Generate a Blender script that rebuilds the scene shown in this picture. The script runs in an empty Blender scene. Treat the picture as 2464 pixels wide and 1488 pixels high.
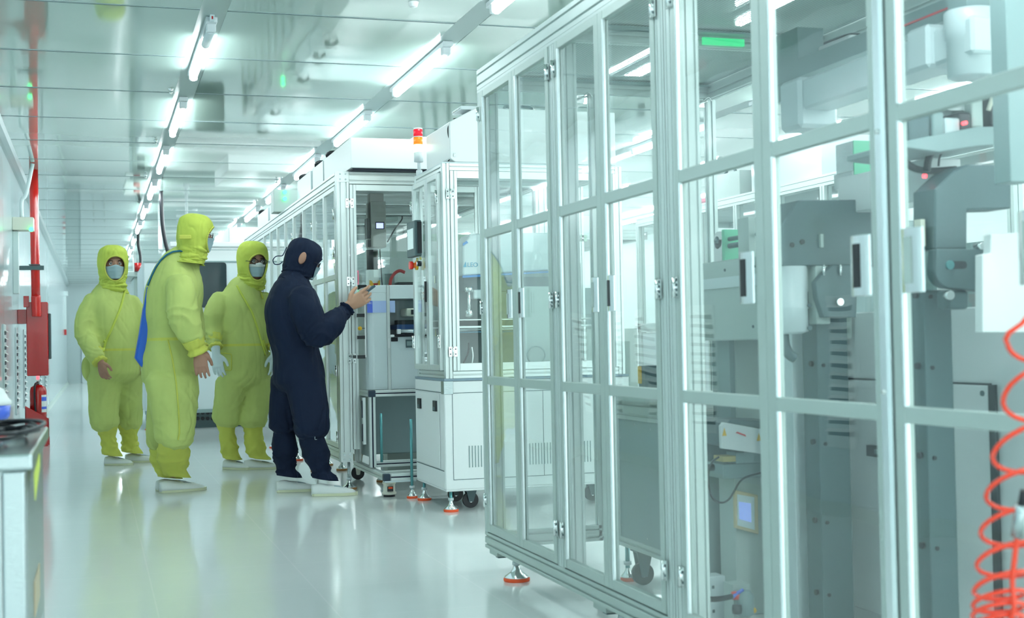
import bpy, bmesh, math, random
from mathutils import Vector, Matrix, noise
random.seed(7)
scn = bpy.context.scene
COL = scn.collection
PI = math.pi

# ------------------------------------------------------------------ camera
F_PX, CX, CY, CAM_H = 3200.0, 1232.0, 744.0, 0.95
VPX, VPY, ROLL = 229.0, 838.0, 0.0117
_y = Vector(((VPX-CX)/F_PX, (VPY-CY)/F_PX, 1.0)).normalized()      # corridor direction, in camera axes (right, down, forward)
_d = Vector((ROLL, 1.0, 0.0)); _d = (_d - _y*_d.dot(_y)).normalized()
_z = -_d
_x = _d.cross(_y)
CAMP = Vector((0, 0, CAM_H))

def ray(px, py):
    v = Vector(((px-CX)/F_PX, (py-CY)/F_PX, 1.0))
    return Vector((_x.dot(v), _y.dot(v), _z.dot(v)))
def pX(px, py, X):
    r = ray(px, py); return CAMP + r*(X/r.x)
def pY(px, py, Y):
    r = ray(px, py); return CAMP + r*(Y/r.y)
def pZ(px, py, Z):
    r = ray(px, py); return CAMP + r*((Z-CAM_H)/r.z)

cam_d = bpy.data.cameras.new('camera'); cam = bpy.data.objects.new('camera', cam_d); COL.objects.link(cam)
right = Vector((_x.x, _y.x, _z.x)); up = -Vector((_x.y, _y.y, _z.y)); back = -Vector((_x.z, _y.z, _z.z))
cam.matrix_world = Matrix(((right.x, up.x, back.x, 0), (right.y, up.y, back.y, 0), (right.z, up.z, back.z, CAM_H), (0, 0, 0, 1)))
cam_d.sensor_width = 36.0; cam_d.lens = F_PX*36.0/2464.0
cam_d.clip_start = 0.05; cam_d.clip_end = 200
cam_d.dof.use_dof = True; cam_d.dof.focus_distance = 8.2; cam_d.dof.aperture_fstop = 5.0
scn.camera = cam

# ------------------------------------------------------------------ world, exposure
w = bpy.data.worlds.new('world'); scn.world = w; w.use_nodes = True
w.node_tree.nodes['Background'].inputs[0].default_value = (0.82, 1.0, 1.0, 1)
w.node_tree.nodes['Background'].inputs[1].default_value = 1.9
scn.view_settings.view_transform = 'Standard'; scn.view_settings.look = 'None'
scn.view_settings.exposure = 0.48; scn.view_settings.gamma = 1.0
scn.view_settings.use_curve_mapping = False
TUBE_COLOR = (0.89, 1.0, 1.02); TUBE_STRENGTH = 30.0
try:
    scn.cycles.transparent_max_bounces = 24; scn.cycles.max_bounces = 8
    scn.cycles.diffuse_bounces = 3; scn.cycles.glossy_bounces = 3; scn.cycles.transmission_bounces = 6
    scn.cycles.use_adaptive_sampling = True; scn.cycles.adaptive_threshold = 0.03
    scn.cycles.caustics_reflective = False; scn.cycles.caustics_refractive = False
    scn.cycles.sample_clamp_indirect = 6.0
except Exception: pass

# ------------------------------------------------------------------ materials
MATS = {}
def mat(name, col=(0.8, 0.8, 0.8), rough=0.5, metal=0.0, spec=0.5, emit=None, es=0.0, coat=0.0, bump=0.0, bscale=40.0, stretch=(1, 1, 1), var=0.0, vscale=4.0):
    if name in MATS: return MATS[name]
    m = bpy.data.materials.new(name); m.use_nodes = True; nt = m.node_tree; b = nt.nodes['Principled BSDF']
    b.inputs['Base Color'].default_value = (*col, 1); b.inputs['Roughness'].default_value = rough
    b.inputs['Metallic'].default_value = metal; b.inputs['Specular IOR Level'].default_value = spec
    b.inputs['Coat Weight'].default_value = coat; b.inputs['Coat Roughness'].default_value = 0.06
    if emit: b.inputs['Emission Color'].default_value = (*emit, 1); b.inputs['Emission Strength'].default_value = es
    if bump or var:
        tc = nt.nodes.new('ShaderNodeTexCoord'); mp = nt.nodes.new('ShaderNodeMapping'); mp.inputs['Scale'].default_value = stretch
        nt.links.new(tc.outputs['Object'], mp.inputs[0])
    if bump:
        n = nt.nodes.new('ShaderNodeTexNoise'); n.inputs['Scale'].default_value = bscale; n.inputs['Detail'].default_value = 3
        bp = nt.nodes.new('ShaderNodeBump'); bp.inputs['Strength'].default_value = bump; bp.inputs['Distance'].default_value = 0.01
        nt.links.new(mp.outputs[0], n.inputs['Vector']); nt.links.new(n.outputs['Fac'], bp.inputs['Height']); nt.links.new(bp.outputs[0], b.inputs['Normal'])
    if var:
        n = nt.nodes.new('ShaderNodeTexNoise'); n.inputs['Scale'].default_value = vscale; n.inputs['Detail'].default_value = 4
        nt.links.new(mp.outputs[0], n.inputs['Vector'])
        r = nt.nodes.new('ShaderNodeMapRange'); r.inputs['From Min'].default_value = 0.3; r.inputs['From Max'].default_value = 0.7
        r.inputs['To Min'].default_value = 1-var; r.inputs['To Max'].default_value = 1+var
        mx = nt.nodes.new('ShaderNodeVectorMath'); mx.operation = 'SCALE'; mx.inputs[0].default_value = col
        nt.links.new(n.outputs['Fac'], r.inputs['Value']); nt.links.new(r.outputs[0], mx.inputs['Scale']); nt.links.new(mx.outputs[0], b.inputs['Base Color'])
    MATS[name] = m; return m

def glass_mat(name, tint=(0.965, 0.99, 0.985), ior=1.5, gain=1.0, wave=0.0):
    m = bpy.data.materials.new(name); m.use_nodes = True; nt = m.node_tree; nt.nodes.clear()
    o = nt.nodes.new('ShaderNodeOutputMaterial'); mix = nt.nodes.new('ShaderNodeMixShader')
    t = nt.nodes.new('ShaderNodeBsdfTransparent'); t.inputs[0].default_value = (*tint, 1)
    g = nt.nodes.new('ShaderNodeBsdfGlossy'); g.inputs['Roughness'].default_value = 0.015; g.inputs['Color'].default_value = (gain, gain, gain, 1)
    fr = nt.nodes.new('ShaderNodeFresnel')
    ge = nt.nodes.new('ShaderNodeNewGeometry'); mr = nt.nodes.new('ShaderNodeMapRange')
    mr.inputs['To Min'].default_value = ior; mr.inputs['To Max'].default_value = 1.0/ior
    nt.links.new(ge.outputs['Backfacing'], mr.inputs['Value']); nt.links.new(mr.outputs[0], fr.inputs[0])
    if wave:
        tc = nt.nodes.new('ShaderNodeTexCoord'); n = nt.nodes.new('ShaderNodeTexNoise'); n.inputs['Scale'].default_value = 2.2; n.inputs['Detail'].default_value = 1
        bp = nt.nodes.new('ShaderNodeBump'); bp.inputs['Strength'].default_value = 1.0; bp.inputs['Distance'].default_value = wave
        nt.links.new(tc.outputs['Object'], n.inputs['Vector']); nt.links.new(n.outputs['Fac'], bp.inputs['Height'])
        nt.links.new(bp.outputs[0], g.inputs['Normal'])
    nt.links.new(fr.outputs[0], mix.inputs[0]); nt.links.new(t.outputs[0], mix.inputs[1]); nt.links.new(g.outputs[0], mix.inputs[2]); nt.links.new(mix.outputs[0], o.inputs[0])
    MATS[name] = m; return m

def stripes(name, base, line, axis_periods, width, rough=0.1, spec=0.6, coat=0.0, bump=0.0, bscale=3, stretch=(1, 1, 1), offs=(0, 0, 0)):
    """painted surface with thin seams at regular spacing along object axes"""
    m = bpy.data.materials.new(name); m.use_nodes = True; nt = m.node_tree; b = nt.nodes['Principled BSDF']
    tc = nt.nodes.new('ShaderNodeTexCoord'); sp = nt.nodes.new('ShaderNodeSeparateXYZ'); nt.links.new(tc.outputs['Object'], sp.inputs[0])
    acc = None
    for ax, per in axis_periods:
        i = 'XYZ'.index(ax)
        a = nt.nodes.new('ShaderNodeMath'); a.operation = 'ADD'; a.inputs[1].default_value = 1000*per - offs[i]
        nt.links.new(sp.outputs[i], a.inputs[0])
        md = nt.nodes.new('ShaderNodeMath'); md.operation = 'MODULO'; md.inputs[1].default_value = per; nt.links.new(a.outputs[0], md.inputs[0])
        lt = nt.nodes.new('ShaderNodeMath'); lt.operation = 'LESS_THAN'; lt.inputs[1].default_value = width; nt.links.new(md.outputs[0], lt.inputs[0])
        if acc is None: acc = lt
        else:
            mx = nt.nodes.new('ShaderNodeMath'); mx.operation = 'MAXIMUM'; nt.links.new(acc.outputs[0], mx.inputs[0]); nt.links.new(lt.outputs[0], mx.inputs[1]); acc = mx
    mix = nt.nodes.new('ShaderNodeMix'); mix.data_type = 'RGBA'
    mix.inputs[6].default_value = (*base, 1); mix.inputs[7].default_value = (*line, 1)
    nt.links.new(acc.outputs[0], mix.inputs[0]); nt.links.new(mix.outputs[2], b.inputs['Base Color'])
    b.inputs['Roughness'].default_value = rough; b.inputs['Specular IOR Level'].default_value = spec; b.inputs['Coat Weight'].default_value = coat; b.inputs['Coat Roughness'].default_value = 0.05
    if bump:
        mp = nt.nodes.new('ShaderNodeMapping'); mp.inputs['Scale'].default_value = stretch; nt.links.new(tc.outputs['Object'], mp.inputs[0])
        n = nt.nodes.new('ShaderNodeTexNoise'); n.inputs['Scale'].default_value = bscale; n.inputs['Detail'].default_value = 2
        bp = nt.nodes.new('ShaderNodeBump'); bp.inputs['Strength'].default_value = 1; bp.inputs['Distance'].default_value = bump
        nt.links.new(mp.outputs[0], n.inputs['Vector']); nt.links.new(n.outputs['Fac'], bp.inputs['Height']); nt.links.new(bp.outputs[0], b.inputs['Normal'])
    MATS[name] = m; return m

M_white = mat('white_paint', (0.84, 0.88, 0.88), 0.35)
M_white2 = mat('cool_white_paint', (0.72, 0.82, 0.84), 0.3)
M_cream = mat('cream_plastic', (0.78, 0.78, 0.66), 0.4)
M_alu = mat('anodised_aluminium', (0.74, 0.80, 0.79), 0.33, metal=0.55)
M_frame = mat('satin_frame', (0.50, 0.59, 0.56), 0.38, metal=0.25)
M_framew = mat('pale_frame', (0.63, 0.72, 0.70), 0.35, metal=0.2)
M_chrome = mat('chrome', (0.86, 0.88, 0.88), 0.12, metal=1.0)
M_steel = mat('brushed_stainless', (0.46, 0.52, 0.53), 0.24, metal=1.0, bump=0.15, bscale=60, stretch=(1, 1, 14))
M_zinc = mat('zinc_rod', (0.12, 0.36, 0.38), 0.3, metal=0.6)
M_orange = mat('orange_rubber', (0.9, 0.10, 0.02), 0.5)
M_brownpad = mat('brown_rubber', (0.45, 0.20, 0.06), 0.5)
M_black = mat('black_plastic', (0.01, 0.012, 0.018), 0.4)
M_slot = mat('slot_insert', (0.006, 0.008, 0.03), 0.6)
M_dgrey = mat('grey_green_steel', (0.085, 0.138, 0.15), 0.45, bump=0.05, bscale=90)
M_mgrey = mat('mid_grey_panel', (0.26, 0.36, 0.36), 0.4)
M_lgrey = mat('light_grey_panel', (0.50, 0.60, 0.57), 0.4)
M_red = mat('red_enamel', (0.50, 0.005, 0.006), 0.22, coat=0.4)
M_redpipe = mat('red_pipe_paint', (0.72, 0.012, 0.008), 0.2, coat=0.5)
M_glass = glass_mat('clear_pane', wave=0.004)
M_glass2 = glass_mat('clear_pane_flat', tint=(0.965, 0.99, 0.985))
M_smoke = mat('dark_window', (0.03, 0.05, 0.055), 0.08)
M_screen = mat('blue_screen', (0.02, 0.03, 0.3), 0.3, emit=(0.35, 0.4, 1.0), es=1.6)
M_screenw = mat('pale_screen', (0.3, 0.4, 0.4), 0.2, emit=(0.6, 0.85, 0.85), es=0.35)
M_grn = mat('green_led', (0.02, 0.5, 0.1), 0.3, emit=(0.05, 1.0, 0.25), es=4.0)
M_redled = mat('red_led', (0.6, 0.02, 0.02), 0.3, emit=(1.0, 0.06, 0.08), es=3.0)
M_yel = mat('yellow_plastic', (0.85, 0.50, 0.02), 0.4)
M_blue = mat('blue_film', (0.08, 0.16, 0.75), 0.2)
M_bluel = mat('pale_blue_film', (0.45, 0.58, 0.90), 0.2)

# ------------------------------------------------------------------ object helpers
ORG = {}
def tag(o, label=None, cat=None, group=None, kind=None):
    if label: o['label'] = label
    if cat: o['category'] = cat
    if group: o['group'] = group
    if kind: o['kind'] = kind
    return o
def thing(name, loc, label, cat, group=None, rz=0.0):
    o = bpy.data.objects.new(name, None); COL.objects.link(o); o.location = loc; o.rotation_euler = (0, 0, rz); o.empty_display_size = 0.1
    ORG[o.name] = Vector(loc) if rz == 0.0 else Vector(loc)
    return tag(o, label, cat, group)
def org_of(p):
    return ORG.get(p.name, Vector((0, 0, 0))) if p else Vector((0, 0, 0))

class MB:
    def __init__(s): s.v = []; s.f = []; s.m = []; s.smooth = []
    def add(s, verts, faces, mi=0, sm=False):
        n = len(s.v); s.v += [Vector(a) for a in verts]; s.f += [tuple(i+n for i in f) for f in faces]; s.m += [mi]*len(faces); s.smooth += [sm]*len(faces); return s
    def box(s, x0, x1, y0, y1, z0, z1, mi=0):
        x0, x1 = min(x0, x1), max(x0, x1); y0, y1 = min(y0, y1), max(y0, y1); z0, z1 = min(z0, z1), max(z0, z1)
        v = [(x0,y0,z0),(x1,y0,z0),(x1,y1,z0),(x0,y1,z0),(x0,y0,z1),(x1,y0,z1),(x1,y1,z1),(x0,y1,z1)]
        return s.add(v, [(0,3,2,1),(4,5,6,7),(0,1,5,4),(1,2,6,5),(2,3,7,6),(3,0,4,7)], mi)
    def prism(s, poly, axis, a, b, mi=0):
        """poly: 2-D outline in the two axes other than `axis`, extruded from a to b"""
        def mk(u, v_, t): return (t, u, v_) if axis == 'X' else ((u, t, v_) if axis == 'Y' else (u, v_, t))
        n = len(poly); v = [mk(p[0], p[1], a) for p in poly] + [mk(p[0], p[1], b) for p in poly]
        fs = [tuple(range(n)), tuple(range(2*n-1, n-1, -1))] + [(i, (i+1) % n, n+(i+1) % n, n+i) for i in range(n)]
        return s.add(v, fs, mi)
    def ext(s, axis, a, b, u0, u1, v0, v1, mi=0, slot=0.008, dep=0.007, pitch=0.042, us=True, vs=True):
        """slotted extrusion along axis between a and b; (u,v) = the other two axes"""
        def side(L): 
            n = max(1, int(round(L/pitch))); return [L*(i+0.5)/n for i in range(n)]
        poly = []
        du, dv = u1-u0, v1-v0
        poly.append((u0, v0))
        if us and du > .025:
            for c in side(du): poly += [(u0+c-slot/2, v0), (u0+c-slot/2, v0+dep), (u0+c+slot/2, v0+dep), (u0+c+slot/2, v0)]
        poly.append((u1, v0))
        if vs and dv > .025:
            for c in side(dv): poly += [(u1, v0+c-slot/2), (u1-dep, v0+c-slot/2), (u1-dep, v0+c+slot/2), (u1, v0+c+slot/2)]
        poly.append((u1, v1))
        if us and du > .025:
            for c in reversed(side(du)): poly += [(u0+c+slot/2, v1), (u0+c+slot/2, v1-dep), (u0+c-slot/2, v1-dep), (u0+c-slot/2, v1)]
        poly.append((u0, v1))
        if vs and dv > .025:
            for c in reversed(side(dv)): poly += [(u0, v0+c+slot/2), (u0+dep, v0+c+slot/2), (u0+dep, v0+c-slot/2), (u0, v0+c-slot/2)]
        return s.prism(poly, axis, a, b, mi)
    def cyl(s, p0, p1, r, seg=16, r2=None, mi=0, caps=True):
        p0, p1 = Vector(p0), Vector(p1); d = (p1-p0).normalized(); a = d.orthogonal().normalized(); c = d.cross(a); r2 = r if r2 is None else r2
        v = []
        for p, rr in ((p0, r), (p1, r2)):
            v += [p + (a*math.cos(2*PI*i/seg)+c*math.sin(2*PI*i/seg))*rr for i in range(seg)]
        n0 = len(s.v); s.add(v, [(i, (i+1) % seg, seg+(i+1) % seg, seg+i) for i in range(seg)], mi, True)
        if caps:
            s.f += [tuple(n0+i for i in reversed(range(seg))), tuple(n0+seg+i for i in range(seg))]; s.m += [mi, mi]; s.smooth += [False, False]
        return s
    def lathe(s, c, prof, seg=24, mi=0, axis=(0, 0, 1)):
        c = Vector(c); d = Vector(axis).normalized(); a = d.orthogonal().normalized(); e = d.cross(a); v = []; fs = []
        for r, h in prof:
            v += [c + d*h + (a*math.cos(2*PI*i/seg)+e*math.sin(2*PI*i/seg))*max(r, 1e-4) for i in range(seg)]
        for k in range(len(prof)-1):
            fs += [(k*seg+i, k*seg+(i+1) % seg, (k+1)*seg+(i+1) % seg, (k+1)*seg+i) for i in range(seg)]
        fs += [tuple(reversed(range(seg))), tuple((len(prof)-1)*seg+i for i in range(seg))]
        return s.add(v, fs, mi, True)
    def tube(s, pts, r, seg=8, mi=0, sub=6):
        pts = [Vector(p) for p in pts]
        path = catmull(pts, sub) if len(pts) > 2 and sub > 1 else pts
        rs = r if callable(r) else (lambda t: r)
        n = len(path); v = []; fs = []; a = None
        for k, p in enumerate(path):
            d = (path[min(k+1, n-1)]-path[max(k-1, 0)]).normalized()
            if a is None: a = d.orthogonal().normalized()
            else: a = (a - d*a.dot(d)).normalized()
            c = d.cross(a); rr = rs(k/(n-1))
            v += [p + (a*math.cos(2*PI*i/seg)+c*math.sin(2*PI*i/seg))*rr for i in range(seg)]
        for k in range(n-1): fs += [(k*seg+i, k*seg+(i+1) % seg, (k+1)*seg+(i+1) % seg, (k+1)*seg+i) for i in range(seg)]
        fs += [tuple(reversed(range(seg))), tuple((n-1)*seg+i for i in range(seg))]
        return s.add(v, fs, mi, True)
    def build(s, name, mats, parent=None, bevel=0.0, label=None, seg=1):
        if not isinstance(mats, (list, tuple)): mats = [mats]
        o0 = org_of(parent)
        me = bpy.data.meshes.new(name); me.from_pydata([v-o0 for v in s.v], [], s.f)
        for m in mats: me.materials.append(m)
        me.polygons.foreach_set('material_index', s.m); me.polygons.foreach_set('use_smooth', s.smooth)
        bm = bmesh.new(); bm.from_mesh(me); bmesh.ops.recalc_face_normals(bm, faces=bm.faces); bm.to_mesh(me); bm.free()
        me.update()
        ob = bpy.data.objects.new(name, me); COL.objects.link(ob)
        if parent: ob.parent = parent; ORG[ob.name] = o0
        if bevel:
            b = ob.modifiers.new('bevel', 'BEVEL'); b.width = bevel; b.segments = seg; b.limit_method = 'ANGLE'; b.angle_limit = 0.9
        if label: ob['label'] = label
        return ob

def catmull(pts, sub=6):
    P = [pts[0]*2-pts[1]] + list(pts) + [pts[-1]*2-pts[-2]]; out = []
    for i in range(1, len(P)-2):
        for k in range(sub):
            t = k/sub; t2 = t*t; t3 = t2*t
            out.append(0.5*((2*P[i])+(-P[i-1]+P[i+1])*t+(2*P[i-1]-5*P[i]+4*P[i+1]-P[i+2])*t2+(-P[i-1]+3*P[i]-3*P[i+1]+P[i+2])*t3))
    out.append(P[-2].copy()); return out

def copy_tree(o, loc=None, parent=None):
    c = o.copy(); COL.objects.link(c); ORG[c.name] = org_of(o)
    if parent: c.parent = parent
    for ch in list(o.children): copy_tree(ch, None, c)
    if loc is not None: c.location = loc
    return c

def text_part(body, name, size, m, parent, loc, normal='-Y', depth=0.0006):
    """lettering as real mesh on a face; normal tells which way it faces"""
    cu = bpy.data.curves.new(name, 'FONT'); cu.body = body; cu.size = size; cu.extrude = depth; cu.align_x = 'CENTER'; cu.align_y = 'CENTER'
    t = bpy.data.objects.new(name+'_tmp', cu); COL.objects.link(t)
    dg = bpy.context.evaluated_depsgraph_get(); me = bpy.data.meshes.new_from_object(t.evaluated_get(dg))
    bpy.data.objects.remove(t)
    R = {'-Y': Matrix.Rotation(PI/2, 4, 'X'), '-X': Matrix.Rotation(-PI/2, 4, 'Z') @ Matrix.Rotation(PI/2, 4, 'X'), '+X': Matrix.Rotation(PI/2, 4, 'Z') @ Matrix.Rotation(PI/2, 4, 'X')}[normal]
    me.transform(Matrix.Translation(Vector(loc)-org_of(parent)) @ R); me.materials.clear(); me.materials.append(m)
    o = bpy.data.objects.new(name, me); COL.objects.link(o)
    if parent: o.parent = parent; ORG[o.name] = org_of(parent)
    return o
# ------------------------------------------------------------------ room shell
CZ = 2.70; XL = -0.72; XR = 9.0; Y0 = -4.0; Y1 = 38.0
M_floor = stripes('epoxy_floor', (0.88, 0.93, 0.92), (0.95, 0.97, 0.97), [('X', 0.6), ('Y', 0.6)], 0.006, rough=0.13, spec=0.5, coat=0.15, bump=0.0012, bscale=2.0, stretch=(1, 1, 1), offs=(0.2, 0.4, 0))
M_wallp = stripes('wall_panel', (0.60, 0.72, 0.76), (0.45, 0.55, 0.56), [('Y', 1.18)], 0.008, rough=0.12, spec=0.6, bump=0.0015, bscale=1.2, stretch=(1, 1, 0.4))
M_ceil = mat('ceiling_panel', (0.40, 0.53, 0.47), 0.06, spec=0.9, coat=0.5, bump=0.03, bscale=1.6, stretch=(1.6, 0.5, 1), var=0.05, vscale=0.6)
M_tbar = mat('ceiling_joint', (0.42, 0.52, 0.53), 0.35, metal=0.3)
M_groove = mat('ceiling_gap', (0.10, 0.16, 0.17), 0.6)
M_strip = mat('light_channel', (0.40, 0.50, 0.49), 0.35)

b = MB(); b.box(XL-0.05, XR, Y0, Y1+0.05, -0.08, 0.0); tag(b.build('floor', M_floor), kind='structure')
b = MB(); b.box(XL-0.12, XL, Y0, Y1, 0, CZ); tag(b.build('wall_left', M_wallp), kind='structure')
b = MB(); b.box(XL, XR, Y1, Y1+0.1, 0, CZ); tag(b.build('wall_back', mat('back_wall_paint', (.55, .66, .67), .35)), kind='structure')
b = MB(); b.box(XR, XR+0.1, Y0, Y1, 0, CZ); tag(b.build('wall_right', M_white), kind='structure')

# ceiling: slightly sagging panels between joint strips
CH = [0.61, 1.98, 3.35, 4.72, 6.09, 7.46]         # centre lines of the light channels
HW = 0.07
xs = [XL] + [v for c in CH for v in (c-HW, c+HW)] + [XR]
JY = [7.03+1.18*k for k in range(-9, 28)]
JY = [y for y in JY if Y0 < y < Y1]
yb = [Y0] + JY + [Y1]
b = MB()
for i in range(0, len(xs), 2):
    for j in range(len(yb)-1):
        xa, xb_, ya, yb_ = xs[i], xs[i+1], yb[j]+0.012, yb[j+1]-0.012
        n = 8; L = (yb_-ya); tilt = random.uniform(-0.0006, 0.0006); tx = random.uniform(-0.0006, 0.0006)
        vs = []
        for k in range(n+1):
            t = k/n; sag = -0.0022*(1-(2*t-1)**2) + tilt*(2*t-1)
            vs += [(xa, ya+L*t, CZ+sag-tx), (xb_, ya+L*t, CZ+sag+tx)]
        b.add(vs, [(2*k, 2*k+1, 2*k+3, 2*k+2) for k in range(n)], 0, True)
    for y in JY:
        b.box(xs[i], xs[i+1], y-0.012, y+0.012, CZ-0.001, CZ+0.03, 1)
        b.box(xs[i], xs[i+1], y+0.006, y+0.012, CZ-0.0022, CZ+0.0, 2)
for c in CH: b.box(c-HW, c+HW, Y0, Y1, CZ+0.0005, CZ+0.03, 3)
b.box(XL, XR, Y0, Y1, CZ+0.03, CZ+0.08, 2)
tag(b.build('ceiling', [M_ceil, M_tbar, M_groove, M_strip]), kind='structure')
# cove along the left wall and the kerb at its foot
b = MB(); b.prism([(XL, CZ), (XL+0.07, CZ), (XL+0.05, CZ-0.03), (XL+0.02, CZ-0.06), (XL, CZ-0.075)], 'Y', Y0, Y1); tag(b.build('trim_1', M_tbar), kind='structure')
b = MB(); b.prism([(XL, 0), (XL+0.04, 0), (XL+0.015, 0.03), (XL, 0.06)], 'Y', Y0, Y1); tag(b.build('baseboard_left', M_lgrey), kind='structure')

# ------------------------------------------------------------------ tube lights
M_tube = mat('lit_tube', (0.9, 0.9, 0.9), 0.4, emit=TUBE_COLOR, es=TUBE_STRENGTH)
M_cap = mat('white_lamp_plastic', (0.80, 0.86, 0.88), 0.4)
def make_light(cover=False):
    t = thing('tube_light', (0, 0, 0), 'x', 'ceiling light')
    a = MB(); a.box(-0.03, 0.03, 0.02, 1.50, -0.030, 0.0); a.build('housing', M_cap, t, 0.004)
    for yy in (0.06, 1.40):
        e = MB(); e.box(-0.026, 0.026, yy, yy+0.05, -0.072, -0.026); e.build('lamp_holder', M_cap, t, 0.006)
    e = MB(); y0 = 0.45 if cover else 0.11
    e.cyl((0, y0, -0.057), (0, 1.41, -0.057), 0.021, 16); e.build('tube', M_tube, t)
    if cover:
        e = MB(); e.cyl((0, 0.09, -0.057), (0, 0.45, -0.057), 0.023, 16); e.build('tube_sleeve', M_white2, t, label='dull bluish end sleeve')
        e = MB(); e.box(-0.012, 0.012, -0.02, 0.03, -0.03, 0.0); e.box(-0.004, 0.004, -0.021, -0.019, -0.024, -0.008, 1); e.build('wire_connector', [M_white2, M_red], t)
    return t
L0 = make_light(True); L0.location = (CH[0], 7.15, CZ)
tag(L0, 'lit tube light with long bluish sleeve at its near end, above the yellow-suited group', 'ceiling light', 'tube lights on the left ceiling channel')
L1 = make_light(False); first = True
rown = ['third', 'fourth', 'fifth', 'sixth']
ordw = ['nearest', 'second', 'third', 'fourth', 'fifth', 'sixth', 'seventh', 'eighth', 'ninth', 'tenth', 'eleventh', 'twelfth', 'thirteenth', 'fourteenth', 'fifteenth', 'sixteenth', 'seventeenth', 'eighteenth', 'nineteenth']
for ci, c in enumerate(CH):
    k = 0
    for n in range(-5, 14):
        y = 7.15 + 2.36*n + (0.28 if ci else 0.0)
        if y+1.5 > Y1: continue
        if ci == 0 and n == 0: continue
        if ci > 2 and n > 9: continue
        if first: o = L1; first = False
        else: o = copy_tree(L1)
        o.location = (c, y, CZ)
        if ci == 0:
            g = 'tube lights on the left ceiling channel'
            lb = ('lit tube light %s along the left ceiling channel beyond the sleeved one' % ordw[n-1]) if n > 0 else 'lit tube light behind the viewer on the left channel'
        elif ci == 1:
            g = 'tube lights on the channel above the machines'
            if n >= -1: lb = 'lit tube light on the channel above the aisle machines, %s counting from the top edge' % ordw[n+1]
            else: lb = 'lit tube light behind the viewer on the middle channel'
        else:
            g = 'tube lights over the right-hand machine rows'
            lb = 'lit tube light of the %s channel over the right machines, %s from the viewer end' % (rown[ci-2], ordw[n+5])
        tag(o, lb, 'ceiling light', g)

# small ceiling sprinklers beside the left channel
for i, (x, y) in enumerate([(CH[0]-0.10, 9.25), (CH[0]-0.10, 11.6), (CH[0]-0.10, 13.95), (CH[1]-0.12, 14.2)]):
    a = MB(); a.lathe((x, y, CZ-0.035), [(0.004, 0), (0.014, 0.004), (0.012, 0.012), (0.006, 0.016), (0.018, 0.032), (0.02, 0.035)], 14)
    tag(a.build('sprinkler', M_chrome), 'tiny bright sprinkler head beside the %s' % ['left light channel just past the sleeved tube', 'second gap of the left light channel', 'third gap of the left light channel', 'middle channel far down the hall'][i], 'sprinkler', 'ceiling sprinklers')
# round ceiling detector
a = MB(); p = pZ(995, 4, CZ); a.lathe((p.x, p.y, CZ-0.03), [(0.01, 0), (0.02, 0.004), (0.025, 0.02), (0.028, 0.03)], 20); tag(a.build('smoke_detector', M_white), 'small round white detector on the ceiling near the top edge', 'detector')

# ------------------------------------------------------------------ left wall fittings
M_lou = mat('louvre_slot', (0.006, 0.02, 0.05), 0.5)
M_pvc = mat('white_conduit', (0.72, 0.82, 0.82), 0.35)
vy = [6.3, 7.95, 8.85, 9.45, 10.15, 11.75, 13.5, 15.0, 19.0, 21.0]
for i, y in enumerate(vy):
    g = thing('air_grille', (XL, y, 0.33), 'x', 'air grille')
    a = MB(); a.box(XL, XL+0.012, y-0.13, y+0.13, 0.33, 1.16); a.build('plate', M_white2, g, 0.003)
    a = MB()
    for k in range(12):
        z = 0.39 + 0.062*k
        a.prism([(y-0.11, z), (y+0.11, z+0.004), (y+0.11, z+0.032), (y-0.11, z+0.028)], 'X', XL+0.010, XL+0.014, 0)
        a.prism([(XL+0.012, z+0.036), (XL+0.030, z+0.024), (XL+0.030, z+0.027), (XL+0.012, z+0.040)], 'Y', y-0.11, y+0.11, 1)
    a.build('louvre_slots', [M_lou, M_white], g)
    where = ['mirrored in the near glass, %s from the viewer end' % w_ for w_ in ('first', 'second', 'third', 'fourth', 'fifth')] + ['leftmost of the three left-wall grilles before the red cabinet', 'middle of the three left-wall grilles before the red cabinet', 'rightmost of three left-wall grilles, beside the red cabinet', 'beyond the red cabinet, the nearer one', 'beyond the red cabinet, the farther one']
    tag(g, 'white louvred air grille ' + where[i], 'air grille', 'return air grilles along the left wall')

# conduits, cable tray and junction box above the red cabinet
YR = 13.78
t = thing('junction_box', (XL, 13.2, 2.0), 'cream junction box on white wall conduit left of the red pipe', 'junction box')
a = MB(); q0 = pY(57, 525, 13.2); q1 = pY(82, 556, 13.2); a.box(XL, q1.x, 13.1, 13.3, q1.z, q0.z); a.build('box', M_cream, t, 0.004)
a = MB(); a.cyl((q1.x-0.02, 13.1, q1.z+0.01), (q1.x-0.02, 13.08, q1.z+0.0), 0.02, 12); a.build('green_lamp', M_grn, t)
a = MB(); a.tube([(XL+0.08, 13.2, q0.z), (XL+0.08, 13.2, q0.z+0.16), (XL+0.12, 13.2, q0.z+0.23), (XL+0.18, 13.2, CZ-0.01)], 0.018, 10)
tag(a.build('conduit', M_pvc), 'white conduit bending up to the ceiling above the junction box', 'conduit')
a = MB(); a.box(XL, XL+0.05, 13.14, 13.26, 1.47, q1.z-.012); tag(a.build('cable_trunking', M_pvc, None, 0.003), 'straight white trunking below the junction box', 'trunking')

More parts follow.
